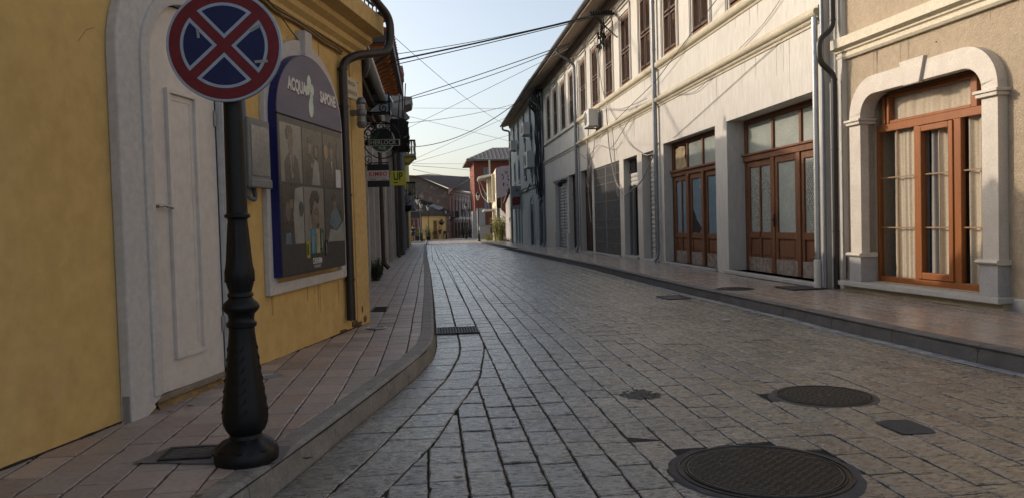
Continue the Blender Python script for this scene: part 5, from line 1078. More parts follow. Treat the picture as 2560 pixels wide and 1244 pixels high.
for k in range(n):
    a=1.625+2.75*k; wo=MB().box(AF,a-.72,a+.72,-.25,-.2,2.55,5.0).build('window',pm('arcade_window',(.085,.05,.045),.6,.2,1,0),ab); m=MB(); m.box(AF,a-.05,a+.05,-.2,-.15,2.55,5.0); m.box(AF,a-.72,a+.72,-.2,-.15,4.1,4.2); m.build('frame',ARW,wo)
    m=MB(); m.box(AF,a-1.1,a-.78,0,.12,2.5,5.3); m.build('pilaster',ARL,ab); MB().box(AF,a+.78,a+1.1,0,.12,2.5,5.3).build('pilaster',ARL,ab)
    MB().box(AF,a+1.15,a+1.6,0,.15,5.1,5.6).build('roundel',ARL,ab)
    o_,i_=archring(a-1.0,a+1.0,-1,.9,1.0,.28,12); MB().band(AF,o_,i_,-.1,.1).build('arch',ARW,ab); MB().prism(AF,[(a-1,1.56)]+arc(a,.9,1,1,180,0,10)[0:1],0,0) if 0 else None
    MB().box(AF,a-1,a+1,-.72,-.68,-1,1.6).build('arch_door',pm('arch_door_dark',(.09,.03,.025),.7,.3,1,0),ab)
m=MB(); m.box(AF,.3,3.5,0,.8,2.2,2.35)
for k in range(18): m.box(AF,.3+k*.18,.34+k*.18,.75,.8,2.35,3.25)
m.box(AF,.3,3.5,.74,.82,3.25,3.32); 
for k in range(5): m.box(AF,.3,.36,.1+k*.15,.14+k*.15,2.35,3.25)
m.build('balcony',IRON,ab)
# ================================================================ orange house with metal roof, ruins on the right
oh=root('orange_house','tall orange house with a standing seam metal roof behind the ruins','building',(9,108,-.7))
m=MB().wall(WLD,6.25,15,-1,9.9,[(7.55,8.25,7.0,9.0,.15),(7.55,8.25,3.2,5.6,.15)],o=-105); m.box(WLD,6.25,15,-116,-105.3,-1,9.9); m.build('wall',pm('orange_wall',(.20,.062,.036),.9,.1,.5,.1,12,col2=(.17,.052,.03)),oh)
for z0,z1 in ((7.0,9.0),(3.2,5.6)): wo=MB().box(WLD,7.55,8.25,-105.15,-105.1,z0,z1).build('window',pm('orange_house_window',(.30,.32,.33),.3,.2,2,0),oh); MB().box(WLD,7.87,7.93,-105.1,-105.04,z0,z1).build('frame',OLDWD,wo)
m=MB(); m.quad([(5.2,103.8,10.05),(15.5,103.8,10.05),(15.5,109,12.0),(9.2,109,12.0)]); m.quad([(5.2,103.8,10.05),(9.2,109,12.0),(9.2,112,12),(5.2,117,10.05)]); m.hexa([(5.2,103.8,9.8),(15.5,103.8,9.8),(15.5,117,9.8),(5.2,117,9.8),(5.2,103.8,10.04),(15.5,103.8,10.04),(15.5,117,10.04),(5.2,117,10.04)]); m.build('roof',pm('metal_roof',(.20,.175,.155),.75,.1,1,0),oh)
m=MB()
for k in range(19):
    x=5.3+k*.56; 
    if x<9.2: t=(x-5.2)/4.0; m.tube([(x,103.8,10.08),(x,103.8+5.2*t,10.08+1.95*t)],.05,4)
    else: m.tube([(x,103.8,10.08),(x,109,12.03)],.05,4)
m.build('roof_seams',flat('seam_dark',(.07,.06,.06),.6),oh)
m=MB(); m.box(WLD,5.9,7.4,-105,-104.6,-1,2.9); m.build('cream_porch',pm('porch_cream',(.48,.42,.32),.9,.1,1,.1,12),oh)
m=MB(); m.box(WLD,5.75,6.3,-105.2,-103,-1,3.0); m.build('grey_pier',GREYW,oh)
rh=root('ruined_house','ruined house with a peeling pink side wall and sunlit cream bays facing the street','building',(7,77,-.4))
PINK=pm('peeling_pink',(.44,.35,.34),.95,.12,1.2,.5,10,col2=(.38,.30,.30),dist=.03,patch=(.20,.13,.11),psc=1.6,pth=.6); CRM=pm('cream_ruin',(.66,.60,.46),.95,.1,1.5,.3,15,patch=(.42,.36,.28),psc=2,pth=.62)
rl=lambda pts:[(a+random.uniform(-.05,.05),z+random.uniform(-.07,.07)) for a,z in pts]
m=MB(); m.prism(WLD,[(6.35,3.6),(6.9,3.75),(8.0,4.25),(9.5,5.0),(9.5,6.75),(8.2,6.72),(7.6,6.65),(6.9,6.62),(6.35,6.45)],-72.4,-72); m.build('pink_wall',PINK,rh)
random.seed(31); m=MB()
for (x0,x1,z) in ((6.9,7.05,5.9),(7.45,7.55,5.8),(7.3,7.9,4.9),(6.95,7.1,5.1),(7.2,7.8,4.6)): 
    for j in range(5): m.prism(WLD,blob(WLD,random.uniform(x0,x1),z-random.random()*.6,.05,.10,0,8),-72,-71.985)
m.build('plaster_loss',pm('bare_brick',(.13,.06,.045),.95,.3,6,.4,20),rh)
RH=Fr(6.3,72,.05,1,-1)
hs=[(1.2+.5*k,1.5+.5*k,4.2,5.7,.15) for k in range(3)]+[(6.6+.5*k,6.9+.5*k,4.1,5.6,.15) for k in range(4)]
m=MB().wall(RH,0,13,-.6,6.4,hs+[(1,3.0,.0,2.7,.4),(4.2,6.0,.0,2.6,.4),(7.4,9.4,.0,2.6,.4)]); m.box(RH,.4,13,-.5,-.45,-.6,6.4); m.build('street_wall',CRM,rh)
for a in (2,5.1,8.4):
    o_,i_=archring(a-.8,a+.8,-.5,1.9,.8,.25,10); MB().band(RH,o_,i_,-.1,.08).build('arch',CRM,rh)
    MB().box(RH,a-.8,a+.8,-.3,-.22,-.5,1.7).build('infill',pm('rubble_infill',(.50,.42,.30),.95,.3,4,.8,14,col2=(.30,.24,.17),dist=.05),rh)
MB().box(RH,3.0,3.8,-.1,.28,3.4,6.1).build('bay',CRM,rh); MB().box(RH,9.5,12.5,-.1,.55,3.6,6.3).build('bay',CRM,rh)
m=MB(); m.hexa([RH.P(6,0,6.15),RH.P(13,0,6.15),RH.P(13,1.6,5.95),RH.P(8,1.5,5.95),RH.P(6,0,6.35),RH.P(13,0,6.35),RH.P(13,1.6,6.2),RH.P(8,1.5,6.2)]); m.build('roof_slab',CONC,rh)
m=MB(); m.hexa([RH.P(3,0,2.55),RH.P(9,0,2.55),RH.P(9,1.2,2.5),RH.P(4,1.1,2.5),RH.P(3,0,2.72),RH.P(9,0,2.72),RH.P(9,1.2,2.7),RH.P(4,1.1,2.7)]); m.build('canopy_slab',CONC,rh)
MB().box(RH,9.0,9.3,.2,.35,6.3,8.0).build('chimney',CRM,rh)
m=MB()
for p in ([RH.P(10,1.4,6),RH.P(9,.9,4.6),RH.P(7,.3,3.6),RH.P(5,.2,3.2)],[RH.P(11,1.5,6),RH.P(10,1.2,4.2),RH.P(8,.5,3.4)]): m.tube(bend(p,.8),.03,5)
m.build('loose_cables',CABLEG,rh)
# grey derelict wall and sheet fence
dw=root('derelict_wall','crumbling grey one storey wall with a small drawn ring, between fence and blue house','wall',(6.5,63,-.3))
DF=Fr(6.2,57.4,.45,9.5,-1); GRW=pm('crumbling_grey',(.34,.33,.31),.95,.18,1.2,.7,10,col2=(.26,.25,.24),dist=.04,patch=(.16,.14,.13),psc=1.8,pth=.58)
m=MB(); m.prism(DF,[(0,-.5),(9.5,-.5),(9.5,3.0),(8.5,3.15),(7,3.4),(5,3.4),(3.4,3.7),(1.5,3.75),(0,3.9)],-.4,0); m.build('wall_face',GRW,dw)
m=MB(); 
for k in range(12): a=.2+k*.8; m.box(DF,a,a+.85,-.6,.12+.1*random.random(),3.85-.09*a,3.97-.09*a+.06*random.random())
m.build('broken_coping',DARKS,dw); MB().box(DF,1.3,2.1,-.05,.006,.5,2.4).build('blocked_door',pm('blocked_door',(.06,.055,.05),.9,.2,2,.1,20),dw)
m=MB(); m.tube([DF.P(3.6+.30*math.cos(t),.01,1.55+.17*math.sin(t)) for t in [k*math.pi/10 for k in range(21)]],.02,5); m.build('painted_ring',IRON,dw)
fc=root('sheet_fence','tall pale corrugated sheet fence catching the sun beside the tall weeds','fence',(6.7,69,-.4))
m=MB(); random.seed(6)
for k in range(22): a=.0+k*.19; z=2.0+.5*math.sin(k*.4)*0+k*.03+random.uniform(-.05,.05); m.box(Fr(6.75,67.3,-.15,4.5,-1),a,a+.165,0,.03+(.03 if k%2 else 0),-.5,z)
m.build('sheets',pm('fence_pale',(.50,.47,.42),.7,.12,2,.1,20),fc)
lw=root('low_yard_wall','low grey yard wall with a metal shutter box on top beside the ruined house','wall',(6.2,88,-.5))
MB().box(WLD,5.7,6.9,-92,-88,-1,1.0).build('block',pm('yard_wall',(.36,.33,.31),.9,.1,1,.2,12),lw); MB().box(WLD,5.65,6.95,-92,-87.9,1.0,1.12).build('coping',CONC,lw)
m=MB(); m.box(WLD,5.6,6.5,-91,-90,1.12,3.1); m.build('metal_cabinet',METG,lw)
# ---------------------------------------------------------------- weeds (stuff)
def weeds(name,label,pts,h,seed,mat):
    random.seed(seed); m=MB()
    for (x,y,z,r,n) in pts:
        for k in range(n):
            a=random.random()*6.28; q=r*math.sqrt(random.random()); bx_,by_=x+q*math.cos(a),y+q*math.sin(a); hh=h*random.uniform(.4,1.1); lx,ly=random.uniform(-.3,.3)*hh,random.uniform(-.3,.3)*hh; w=.006+.012*hh
            p0,p1,p2=Vector((bx_,by_,z)),Vector((bx_+lx*.4,by_+ly*.4,z+hh*.6)),Vector((bx_+lx,by_+ly,z+hh)); t=Vector((math.cos(a+1.57)*w,math.sin(a+1.57)*w,0))
            m.quad([p0-t,p0+t,p1+t*.8,p1-t*.8]); m.quad([p1-t*.8,p1+t*.8,p2])
            for j in range(4):
                f=random.uniform(.25,.95); b_=p0.lerp(p2,f); aa=random.random()*6.28; ll=.10*h*random.uniform(.5,1.3)+.02; e=b_+Vector((math.cos(aa)*ll,math.sin(aa)*ll,ll*.4)); s_=Vector((-math.sin(aa),math.cos(aa),0))*ll*.28; mm=(b_+e)/2
                m.quad([b_,mm+s_,e,mm-s_])
    return tag(m.build(name,mat),label,'weeds',kind='stuff')
GRN=pm('weed_green',(.10,.12,.03),.8,.2,3,0,col2=(.16,.15,.05)); GRN2=pm('weed_dark',(.045,.05,.022),.85,.2,3,0); GRNY=pm('weed_straw',(.30,.27,.10),.8,.2,3,0,col2=(.18,.20,.06))
weeds('weeds','dark weeds at the wall foot beyond the yellow corner',[(-1.22,17.2,.14,.13,60),(-1.15,16.3,.14,.10,40),(-1.2,18.3,.14,.10,30)],.42,1,GRN2)
weeds('weeds','tall sunlit yellow green weeds in front of the sheet fence',[(6.25,68.5,-.4,.35,90),(6.35,70.5,-.4,.4,90),(6.3,72.5,-.4,.35,60)],2.4,2,GRNY)
weeds('weeds','low green weeds at the foot of the ruined house',[(5.9,76+k,-.45,.35,40) for k in range(6)],.75,3,GRN)
weeds('weeds','small dark weeds at the foot of the grey derelict wall',[(6.15,58.5+k*1.4,-.3,.18,25) for k in range(5)],.4,4,GRN2)
# ================================================================ street lamps
def make_lamp(label,x,y,group='lantern street lamps along the street'):
    z=gz(y); r=root('street_lamp',label,'street lamp',(x,y,z),group)
    MB().lathe((x,y,z),[(.17,0),(.17,.1),(.12,.16),(.11,.3),(.14,.4),(.10,.75),(.075,.95),(.09,1.0),(.09,1.05),(.06,1.1),(.05,2),(.04,3.9),(.07,3.95),(.05,4.0)],14).build('post',IRON,r,smooth=True)
    ln=MB().lathe((x,y,z),[(.07,4.0),(.10,4.05),(.21,4.48)],6).build('lantern_glass',pm('lantern_glass',(.50,.48,.44),.3,.05,3,0),r)
    m=MB(); m.lathe((x,y,z),[(.24,4.48),(.25,4.51),(.12,4.68),(.05,4.72),(.03,4.82)],6)
    for k in range(6): a=k*math.pi/3; m.tube([(x+.10*math.cos(a),y+.10*math.sin(a),z+4.05),(x+.215*math.cos(a),y+.215*math.sin(a),z+4.48)],.014,4)
    m.build('lantern_cap',IRON,r); return r
l0=make_lamp('black lantern post on the right pavement before the ruined house, biggest of the far lamps',4.72,74.5)
def lamp(label,x,y,s=1,rz=None):
    c=copy_tree(l0); c.location=(x,y,gz(y)); c.scale=(s,s,s); c['label']=label
    if rz: c.rotation_euler=rz
    return c
lamp('black lantern post in front of the arcade, left of the biggest far lamp',4.75,101,.97)
lamp('straight black lantern post on the left pavement beside the standing person',-.85,82,.90)
lamp('leaning black lantern post crossing the straight one on the left pavement',-.93,80.8,1.0,(0,math.radians(-3.4),0))
lamp('lantern post behind the potted plant at the cafe wall',-.15,99,.95)
lamp('lantern post at the right end of the yellow cafe wall',2.2,104,.85)
lamp('thin distant lantern post before the arches, left of the middle lamp',5.0,116,.9)
lamp('distant lantern post with a white head between the two nearer right-hand lamps',6.0,116,.92)
wl2=root('wall_lantern','pair of black bracket lanterns on the left wall above a curved iron basket','wall lantern',(-1.3,44.5,2.6))
m=MB(); 
m.tube(bend([(-1.45,44.5,2.6),(-1.2,44.5,2.5),(-1.05,44.5,2.75)],.1),.025,6); m.tube(bend([(-1.5,44,2.5),(-1.35,44,2.5),(-1.35,44,2.95)],.1),.025,6); m.build('bracket',IRON,wl2)
for (x,y,z) in ((-1.05,44.5,2.75),(-1.4,44,2.95)):
    MB().lathe((x,y,z),[(.05,0),(.13,.26)],6).build('lantern_glass',MATS['lantern_glass'],wl2); MB().lathe((x,y,z),[(.17,.26),(.06,.40),(.02,.48)],6).build('lantern_cap',IRON,wl2)
MB().lathe((-1.28,44.3,2.05),[(.05,0),(.22,.06),(.30,.2),(.31,.38)],14).build('basket',IRON,wl2)
# ================================================================ pub canopy and hanging signs
def scroll(m,F,cx,cz,r,turns,o,th,start=0,dirn=1):
    pts=[]; n=int(22*turns)
    for i in range(n+1):
        t=i/n; a=start+dirn*turns*2*math.pi*t; q=r*(1-t*.86); pts.append(F.P(cx+q*math.cos(a),o,cz+q*math.sin(a)))
    m.tube(pts,th,5)
C1=Fr(0,13.4,1,0)
cn=root('entrance_canopy','small curved glazed canopy on scrolled iron brackets above the pub sign','canopy',(-1.0,13.4,3.2))
m=MB(); m.prism(C1,[(-1.35,3.30),(-1.35,3.52),(-.62,3.52),(-.62,3.17),(-1.35,3.17)],-.05,-.045); 
m.hexa([(-1.35,13.45,3.5),(-.62,13.45,3.5),(-.62,15,3.62),(-1.35,15,3.62),(-1.35,13.45,3.52),(-.62,13.45,3.52),(-.62,15,3.64),(-1.35,15,3.64)]); m.build('panel',pm('canopy_glass',(.50,.62,.76),.22,.15,1.5,0,col2=(.24,.30,.38)),cn)
m=MB()
for z in (3.17,3.20,3.38): m.box(C1,-1.35,-.61,-.03,0,z,z+.022)
m.box(C1,-.64,-.61,-.03,0,3.15,3.54)
scroll(m,C1,-.72,3.28,.075,1.4,.0,.010,math.pi*.6,1); scroll(m,C1,-1.05,3.29,.08,1.4,0,.010,math.pi*.2,-1)
m.tube([C1.P(a,0,z) for a,z in ((-1.35,3.25),(-1.25,3.34),(-1.15,3.38),(-1.0,3.37))],.010,5); m.tube([C1.P(a,0,z) for a,z in ((-.98,3.22),(-.9,3.3),(-.8,3.37),(-.66,3.36))],.010,5)
m.box(C1,-1.22,-1.18,-.03,.02,3.17,3.4); m.lathe((-.93,13.4,3.15),[(.03,0),(.03,.05)],8); m.build('ironwork',IRON,cn)
C2=Fr(0,14.5,1,0)
pb=root('pub_sign','round green pub sign with SHERLOCK PUB lettering in a scrolled iron frame','hanging sign',(-.95,14.5,2.5))
cx_,cz_=-.83,2.86
m=MB()
m.tube([C2.P(cx_+.34*math.cos(t),0,cz_+.34*math.sin(t)) for t in [k*math.pi/24 for k in range(49)]],.011,5)
for k,(x,z,r,st,d) in enumerate(((-1.22,2.62,.13,0,1),(-1.2,2.88,.12,1,-1),(-1.22,3.1,.10,2,1),(-1.02,3.08,.09,3,-1),(-.85,3.10,.10,.5,1),(-.66,3.06,.08,2.2,-1),(-1.1,2.5,.10,4,1),(-.95,3.0,.08,1,1),(-1.28,2.75,.08,2,1),(-1.08,2.98,.10,5,-1),(-.75,3.12,.06,1,1),(-.96,3.13,.05,3,1))): scroll(m,C2,x,z,r,1.5,.01,.009,st,d)
m.tube([C2.P(-1.35,0,3.16),C2.P(-.6,0,3.16)],.012,5); m.tube([C2.P(-1.3,0,2.42),C2.P(-1.3,0,3.2)],.012,5); scroll(m,C2,-1.2,2.40,.07,1.3,0,.01,1.5,-1); m.build('ironwork',IRON,pb)
PG_=flat('pub_green',(.012,.055,.035),.4); PC=flat('pub_cream',(.42,.40,.34),.5)
dk=MB().prism(C2,arc(cx_,cz_,.235,.235,0,360,40)[:-1],-.03,.0).build('disc',PC,pb); MB().prism(C2,arc(cx_,cz_,.215,.215,0,360,40)[:-1],-.0,.006).build('green_field',PG_,dk)
MB().prism(C2,[(cx_-.10,cz_+.02),(cx_-.02,cz_+.16),(cx_+.08,cz_+.22),(cx_+.19,cz_+.12),(cx_+.16,cz_+.02)],.006,.010).build('dark_patch',IRON,dk)
MB().box(C2,cx_-.33,cx_+.33,-.035,.012,cz_-.11,cz_+.01).build('name_band',PC,pb); MB().box(C2,cx_-.31,cx_+.31,.012,.016,cz_-.10,cz_).build('band_field',IRON,pb)
text('SHERLOCK',.105,C2,cx_,.017,cz_-.052,flat('pub_letter',(.40,.42,.36),.5),pb,sx=1.0,bold=.001,ext=.001); text('PUB',.075,C2,cx_,.008,cz_-.155,MATS['pub_letter'],pb,bold=.001,ext=.001)
C3=Fr(0,16.2,1,0)
kb=root('hanging_sign','black hanging light box with red KIMBO lettering on a white strip','hanging sign',(-1.0,16.2,2.07))
MB().box(C3,-1.30,-.80,-.10,.0,2.08,2.55).build('box',flat('box_black',(.012,.012,.013),.4),kb,bevel=.006)
MB().box(C3,-1.255,-.805,0,.006,2.21,2.42).build('white_strip',flat('sign_white_strip',(.50,.47,.46),.5),kb)
text('KIMBO',.115,C3,-1.03,.0065,2.345,flat('kimbo_red',(.45,.01,.02),.5),kb,sx=1.0,sp=1.12,bold=.003,ext=.001); text('ESPRESSO ITALIANO',.038,C3,-1.03,.0065,2.272,flat('kimbo_grey',(.35,.25,.24),.5),kb,sx=1.1,ext=.001)
MB().box(C3,-1.20,-1.08,.006,.008,2.225,2.237).build('blue_dash',flat('kimbo_blue',(.03,.05,.15),.5),kb); MB().box(C3,-.97,-.85,.006,.008,2.225,2.237).build('red_dash',MATS['kimbo_red'],kb)
MB().tube([C3.P(-1.4,-.05,2.58),C3.P(-.8,-.05,2.58)],.012,5).build('bracket',IRON,kb)
C4=Fr(0,18.2,1,0)
us=root('hanging_sign','square lime yellow hanging sign with black UP lettering','hanging sign',(-.7,18.2,2.2))
MB().box(C4,-.875,-.535,-.08,0,2.21,2.545).build('panel',flat('lime_yellow',(.42,.40,.015),.45),us,bevel=.004)
text('UP',.25,C4,-.70,.001,2.41,flat('up_black',(.012,.012,.012),.5),us,sx=.72,bold=.006,ext=.001); MB().box(C4,-.80,-.71,0,.002,2.26,2.285).build('underline',MATS['up_black'],us)
MB().box(C4,-1.35,-.875,-.06,-.03,2.50,2.53).build('bracket',IRON,us)
C5=Fr(0,51,1,0)
rs=root('projecting_sign','worn grey projecting sign with a dark red wavy panel on the pale blue house','projecting sign',(5.8,51,2.2))
MB().box(C5,5.45,6.12,-.15,0,2.18,3.72).build('box',pm('sign_grey',(.32,.33,.34),.6,.1,2,0),rs); MB().prism(C5,[(5.52,2.38),(5.52,2.85),(5.62,2.98),(5.8,3.0),(6.06,3.02),(6.06,2.55),(5.95,2.45),(5.75,2.46),(5.6,2.40)],0,.01).build('red_panel',flat('sign_dark_red',(.16,.015,.025),.5),rs)
m=MB(); random.seed(14)
for z in (2.9,2.8,2.7,2.6): m.box(C5,5.62,5.98,.01,.015,z,z+.03)
m.build('faded_lines',flat('faded_pink',(.22,.06,.07),.5),rs)
MB().prism(C5,blob(C5,5.85,3.42,.16,.14,0,14),0,.008).build('faded_picture',pm('faded_pic',(.2,.21,.22),.6,.2,8,0),rs)
# ================================================================ people and cafe things
def skinfig(name,pts,edges,rad,mat,parent):
    me=bpy.data.meshes.new(name); off_=parent_loc(parent); me.from_pydata([Vector(p)-off_ for p in pts],edges,[]); o=bpy.data.objects.new(name,me); COL.objects.link(o); o.parent=parent
    md=o.modifiers.new('skin','SKIN')
    for v,r in zip(me.skin_vertices[0].data,rad): v.radius=(r,r)
    me.skin_vertices[0].data[0].use_root=True; o.modifiers.new('sub','SUBSURF').levels=1; o.modifiers['sub'].render_levels=1; me.materials.append(mat); return o
SKN=flat('skin',(.36,.22,.15),.6); BLK=pm('clothes_black',(.02,.02,.024),.9,.1,5,0); BLU=flat('bag_blue',(.03,.09,.17),.6)
def person(label,x,y,seated=False,zoff=0,fx=0):
    z=gz(y)+.14+zoff if x<-.3 else gz(y)+.03+zoff; r=root('person',label,'person',(x,y,z))
    if not seated:
        P_=[(0,0,.92),(0,0,1.15),(0,.0,1.38),(0,-.01,1.48),(0,-.02,1.60),(.17,0,1.36),(.24,-.08,1.10),(.10,-.26,1.02),(-.17,0,1.36),(-.24,-.05,1.10),(-.14,-.25,1.0),(.10,0,.86),(.11,-.02,.48),(.12,.04,.08),(.12,-.12,.04),(-.10,0,.86),(-.12,.06,.48),(-.12,.14,.08),(-.12,-.02,.04),(.05,-.31,1.02),(-.09,-.30,1.0)]
        E_=[(0,1),(1,2),(2,3),(3,4),(2,5),(5,6),(6,7),(2,8),(8,9),(9,10),(0,11),(11,12),(12,13),(13,14),(0,15),(15,16),(16,17),(17,18),(7,19),(10,20)]
        Rr=[.15,.14,.14,.055,.09,.06,.045,.035,.06,.045,.035,.09,.055,.04,.035,.09,.055,.04,.035,.025,.025]
    else:
        P_=[(0,0,.72),(0,0,.95),(0,-.04,1.18),(0,-.06,1.28),(0,-.08,1.39),(.17,-.02,1.16),(.22,-.12,.92),(.08,-.33,.92),(-.17,-.02,1.16),(-.22,-.12,.92),(-.08,-.33,.92),(.10,-.06,.70),(.12,-.42,.68),(.12,-.38,.22),(.12,-.50,.18),(-.10,-.06,.70),(-.12,-.42,.68),(-.12,-.38,.22),(-.12,-.50,.18),(.03,-.38,.93),(-.03,-.38,.93)]
        E_=[(0,1),(1,2),(2,3),(3,4),(2,5),(5,6),(6,7),(2,8),(8,9),(9,10),(0,11),(11,12),(12,13),(13,14),(0,15),(15,16),(16,17),(17,18),(7,19),(10,20)]
        Rr=[.15,.14,.14,.055,.09,.06,.045,.035,.06,.045,.035,.09,.06,.045,.035,.09,.06,.045,.035,.025,.025]
    c,s_=math.cos(fx),math.sin(fx); tr_=lambda p:(x+p[0]*c-p[1]*s_,y+p[0]*s_+p[1]*c,z+p[2])
    skinfig('body',[tr_(p) for p in P_],E_,Rr,SKN,r)
    # clothes follow the torso, upper arms and thighs a little larger
    ix=[0,1,2,5,6,8,9,11,15]+([12,16]); mp={v:i for i,v in enumerate(ix)}
    E2=[(mp[a],mp[b]) for a,b in E_ if a in mp and b in mp]; skinfig('clothing',[tr_(P_[i]) for i in ix],E2,[Rr[i]*1.2+.012 for i in ix],BLK,r)
    h=tr_(P_[4]); m=MB().lathe((h[0]+.0,h[1]+.02,h[2]-.03),[(.05,-.04),(.105,.0),(.115,.07),(.09,.13),(.03,.155)],10); m.build('hair',flat('hair_dark',(.03,.02,.015),.8),r,smooth=True)
    return r
pr=person('standing person in black with a blue bag on the left pavement near the lamps',-1.78,84)
bg_=tag(MB().box(WLD,-1.66,-1.48,-84.0+.02,-84.0+.26,gz(84)+.14+.58,gz(84)+.14+.95).build('shoulder_bag',BLU,None,bevel=.04),'blue bag carried at the hip by the standing person','bag')
person('seated person in dark clothes at the high cafe table',1.35,103.0,True,.18)
CHW=pm('chair_brown',(.13,.05,.03),.6,.2,5,0)
def stool(x,y,label):
    z=gz(y)+.03; r=root('bar_stool',label,'bar stool',(x,y,z),'bar stools at the cafe')
    MB().box(WLD,x-.2,x+.2,-y-.2,-y+.2,z+.68,z+.74).build('seat',CHW,r); MB().box(WLD,x-.2,x+.2,-y-.22,-y-.17,z+.74,z+1.1).build('backrest',CHW,r)
    for a in (-.17,.17):
        for b in (-.17,.17): MB().tube([(x+a*1.15,y+b*1.15,z),(x+a,y+b,z+.7)],.022,5).build('leg',CHW,r)
    return r
stool(.62,103.2,'empty brown bar stool at the left end of the cafe terrace'); s2=stool(1.35,103.05,'brown bar stool under the seated person'); stool(2.0,104.0,'brown bar stool at the right end of the cafe terrace')
tb_=root('high_table','high brown cafe table between the bar stools','table',(1.0,102.6,gz(102)+.03)); z=gz(102)+.03
MB().box(WLD,.7,1.3,-102.9,-102.3,z+1.02,z+1.07).build('tabletop',CHW,tb_); MB().lathe((1.0,102.6,z),[(.22,0),(.03,.04),(.03,1.02)],8).build('pedestal',IRON,tb_)
pa=root('flower_hanger','dark hanging plant basket on the cafe wall','hanging basket',(1.55,103.6,1.4)); MB().lathe((1.6,103.75,1.25),[(.05,0),(.22,.12),(.26,.3)],10).build('basket',IRON,pa)
random.seed(5); m=MB()
for k in range(160): 
    v=Vector((random.gauss(0,1),random.gauss(0,1),random.gauss(0,1))).normalized()*random.uniform(.2,.38)+Vector((1.6,103.75,1.62)); s_=.05; m.quad([v,v+Vector((s_,0,s_)),v+Vector((0,.02,s_*1.6)),v+Vector((-s_,0,s_))])
m.build('foliage',GRN2,pa); MB().tube([(1.6,103.75,1.9),(1.6,103.9,2.2)],.02,4).build('chain',IRON,pa)
def pot(label,x,y,w,h,lh,mat,seed):
    z=gz(y)+.03; r=root('potted_plant',label,'potted plant',(x,y,z),'potted plants before the far houses'); MB().hexa([(x-w*.4,y-w*.4,z),(x+w*.4,y-w*.4,z),(x+w*.4,y+w*.4,z),(x-w*.4,y+w*.4,z),(x-w*.5,y-w*.5,z+h),(x+w*.5,y-w*.5,z+h),(x+w*.5,y+w*.5,z+h),(x-w*.5,y+w*.5,z+h)]).build('pot',mat,r)
    random.seed(seed); m=MB()
    for k in range(220):
        v=Vector((random.gauss(0,.38)*w,random.gauss(0,.38)*w,h+abs(random.gauss(0,.5))*lh)); v+=Vector((x,y,z)); s_=.07; a=random.random()*3; m.quad([v,v+Vector((s_*math.cos(a),s_*math.sin(a),s_)),v+Vector((0,0,s_*2)),v+Vector((-s_*math.cos(a),-s_*math.sin(a),s_))])
    m.build('foliage',GRN if seed%2 else GRNY,r); return r
BKP=flat('pot_black',(.02,.02,.02),.6)
pot('green plant in a square black pot before the yellow cafe wall',-.2,97,.6,.5,.9,BKP,2)
pot('plant in a white planter before the arcade, left of its neighbour',5.0,118,1.0,.4,1.1,LW,3); pot('plant in a white planter before the arcade, right of its neighbour',6.1,118.5,1.0,.4,1.0,LW,5); pot('dark bushy plant in a black pot behind the standing person',-1.35,88.5,.6,.6,.7,BKP,7)
# ================================================================ overhead cables
WR=[('thick black cable from the white house bracket to the left roofs, middle of three',(5.05,23.05,7.42),(-.80,20.6,5.62),.03,.024),
('thin black cable just above the thick one across the sky',(5.05,22.94,7.44),(-.80,20.6,5.79),.10,.010),
('black cable just below the thick one across the sky',(5.05,23.17,7.40),(-.81,20.6,5.50),.02,.013),
('upper of two parallel cables running down to the broken cornice',(5.1,26.84,7.51),(-.76,30.0,6.17),.04,.016),
('lower of two parallel cables running down to the broken cornice',(5.1,27.0,7.5),(-.78,30.5,6.22),.18,.014),
('thin straight cable from the white house eaves down to the dark wooden balcony',(5.1,27.17,7.39),(-.97,46,7.09),.0,.010),
('sagging cable from the blue house eaves to the upper lemon balcony',(5.35,42.88,8.21),(-.92,49,6.37),.68,.022),
('thin slightly sagging cable from the blue house eaves, above the long sagging one',(5.4,46.9,8.52),(-.9,40,6.58),.16,.012),
('nearly level thin cable in the middle of the sky',(5.5,47.84,8.37),(-.83,44,7.9),.0,.008),
('long thin cable slanting down to the right across the open sky',(5.9,53.1,7.84),(-.73,17.5,5.56),.28,.007),
('thin cable slanting down to the right, lower than the long one',(5.95,53.8,6.95),(-.95,46,7.7),.0,.010),
('faint straight cable rising to the blue house eaves',(5.4,48.39,8.08),(-.71,52,5.77),.0,.010),
('faint straight cable rising to the middle of the blue house',(5.95,53.66,7.46),(-.73,53,5.62),.0,.010),
('low level cable above the far roofs, top one',(5.46,104,9.4),(-1.08,60,6.04),.0,.014),
('low level cable above the far roofs, middle one',(6.21,104.5,8.5),(-1.08,60,5.89),-.05,.018),
('low sagging cable above the far roofs, bottom one',(6.19,104.5,7.8),(-1.03,60,5.61),.3,.018),
('short black cable from the orange house over the ridge roof',(6.3,104.5,7.9),(2.9,112.5,6.6),.3,.03),
('black cable hanging across the grey gable wall',(5.6,104.9,5.6),(-1.4,60,4.4),.8,.03)]
for lb,p,q,d,r_ in WR:
    q=tuple(Vector(q)+(Vector(q)-Vector(p)).normalized()*(.55 if q[1]>25 else .3))
    tag(MB().tube(sag(p,q,d,24),r_,5).build('overhead_cable',CABLE),lb,'cable','overhead cables crossing the street')
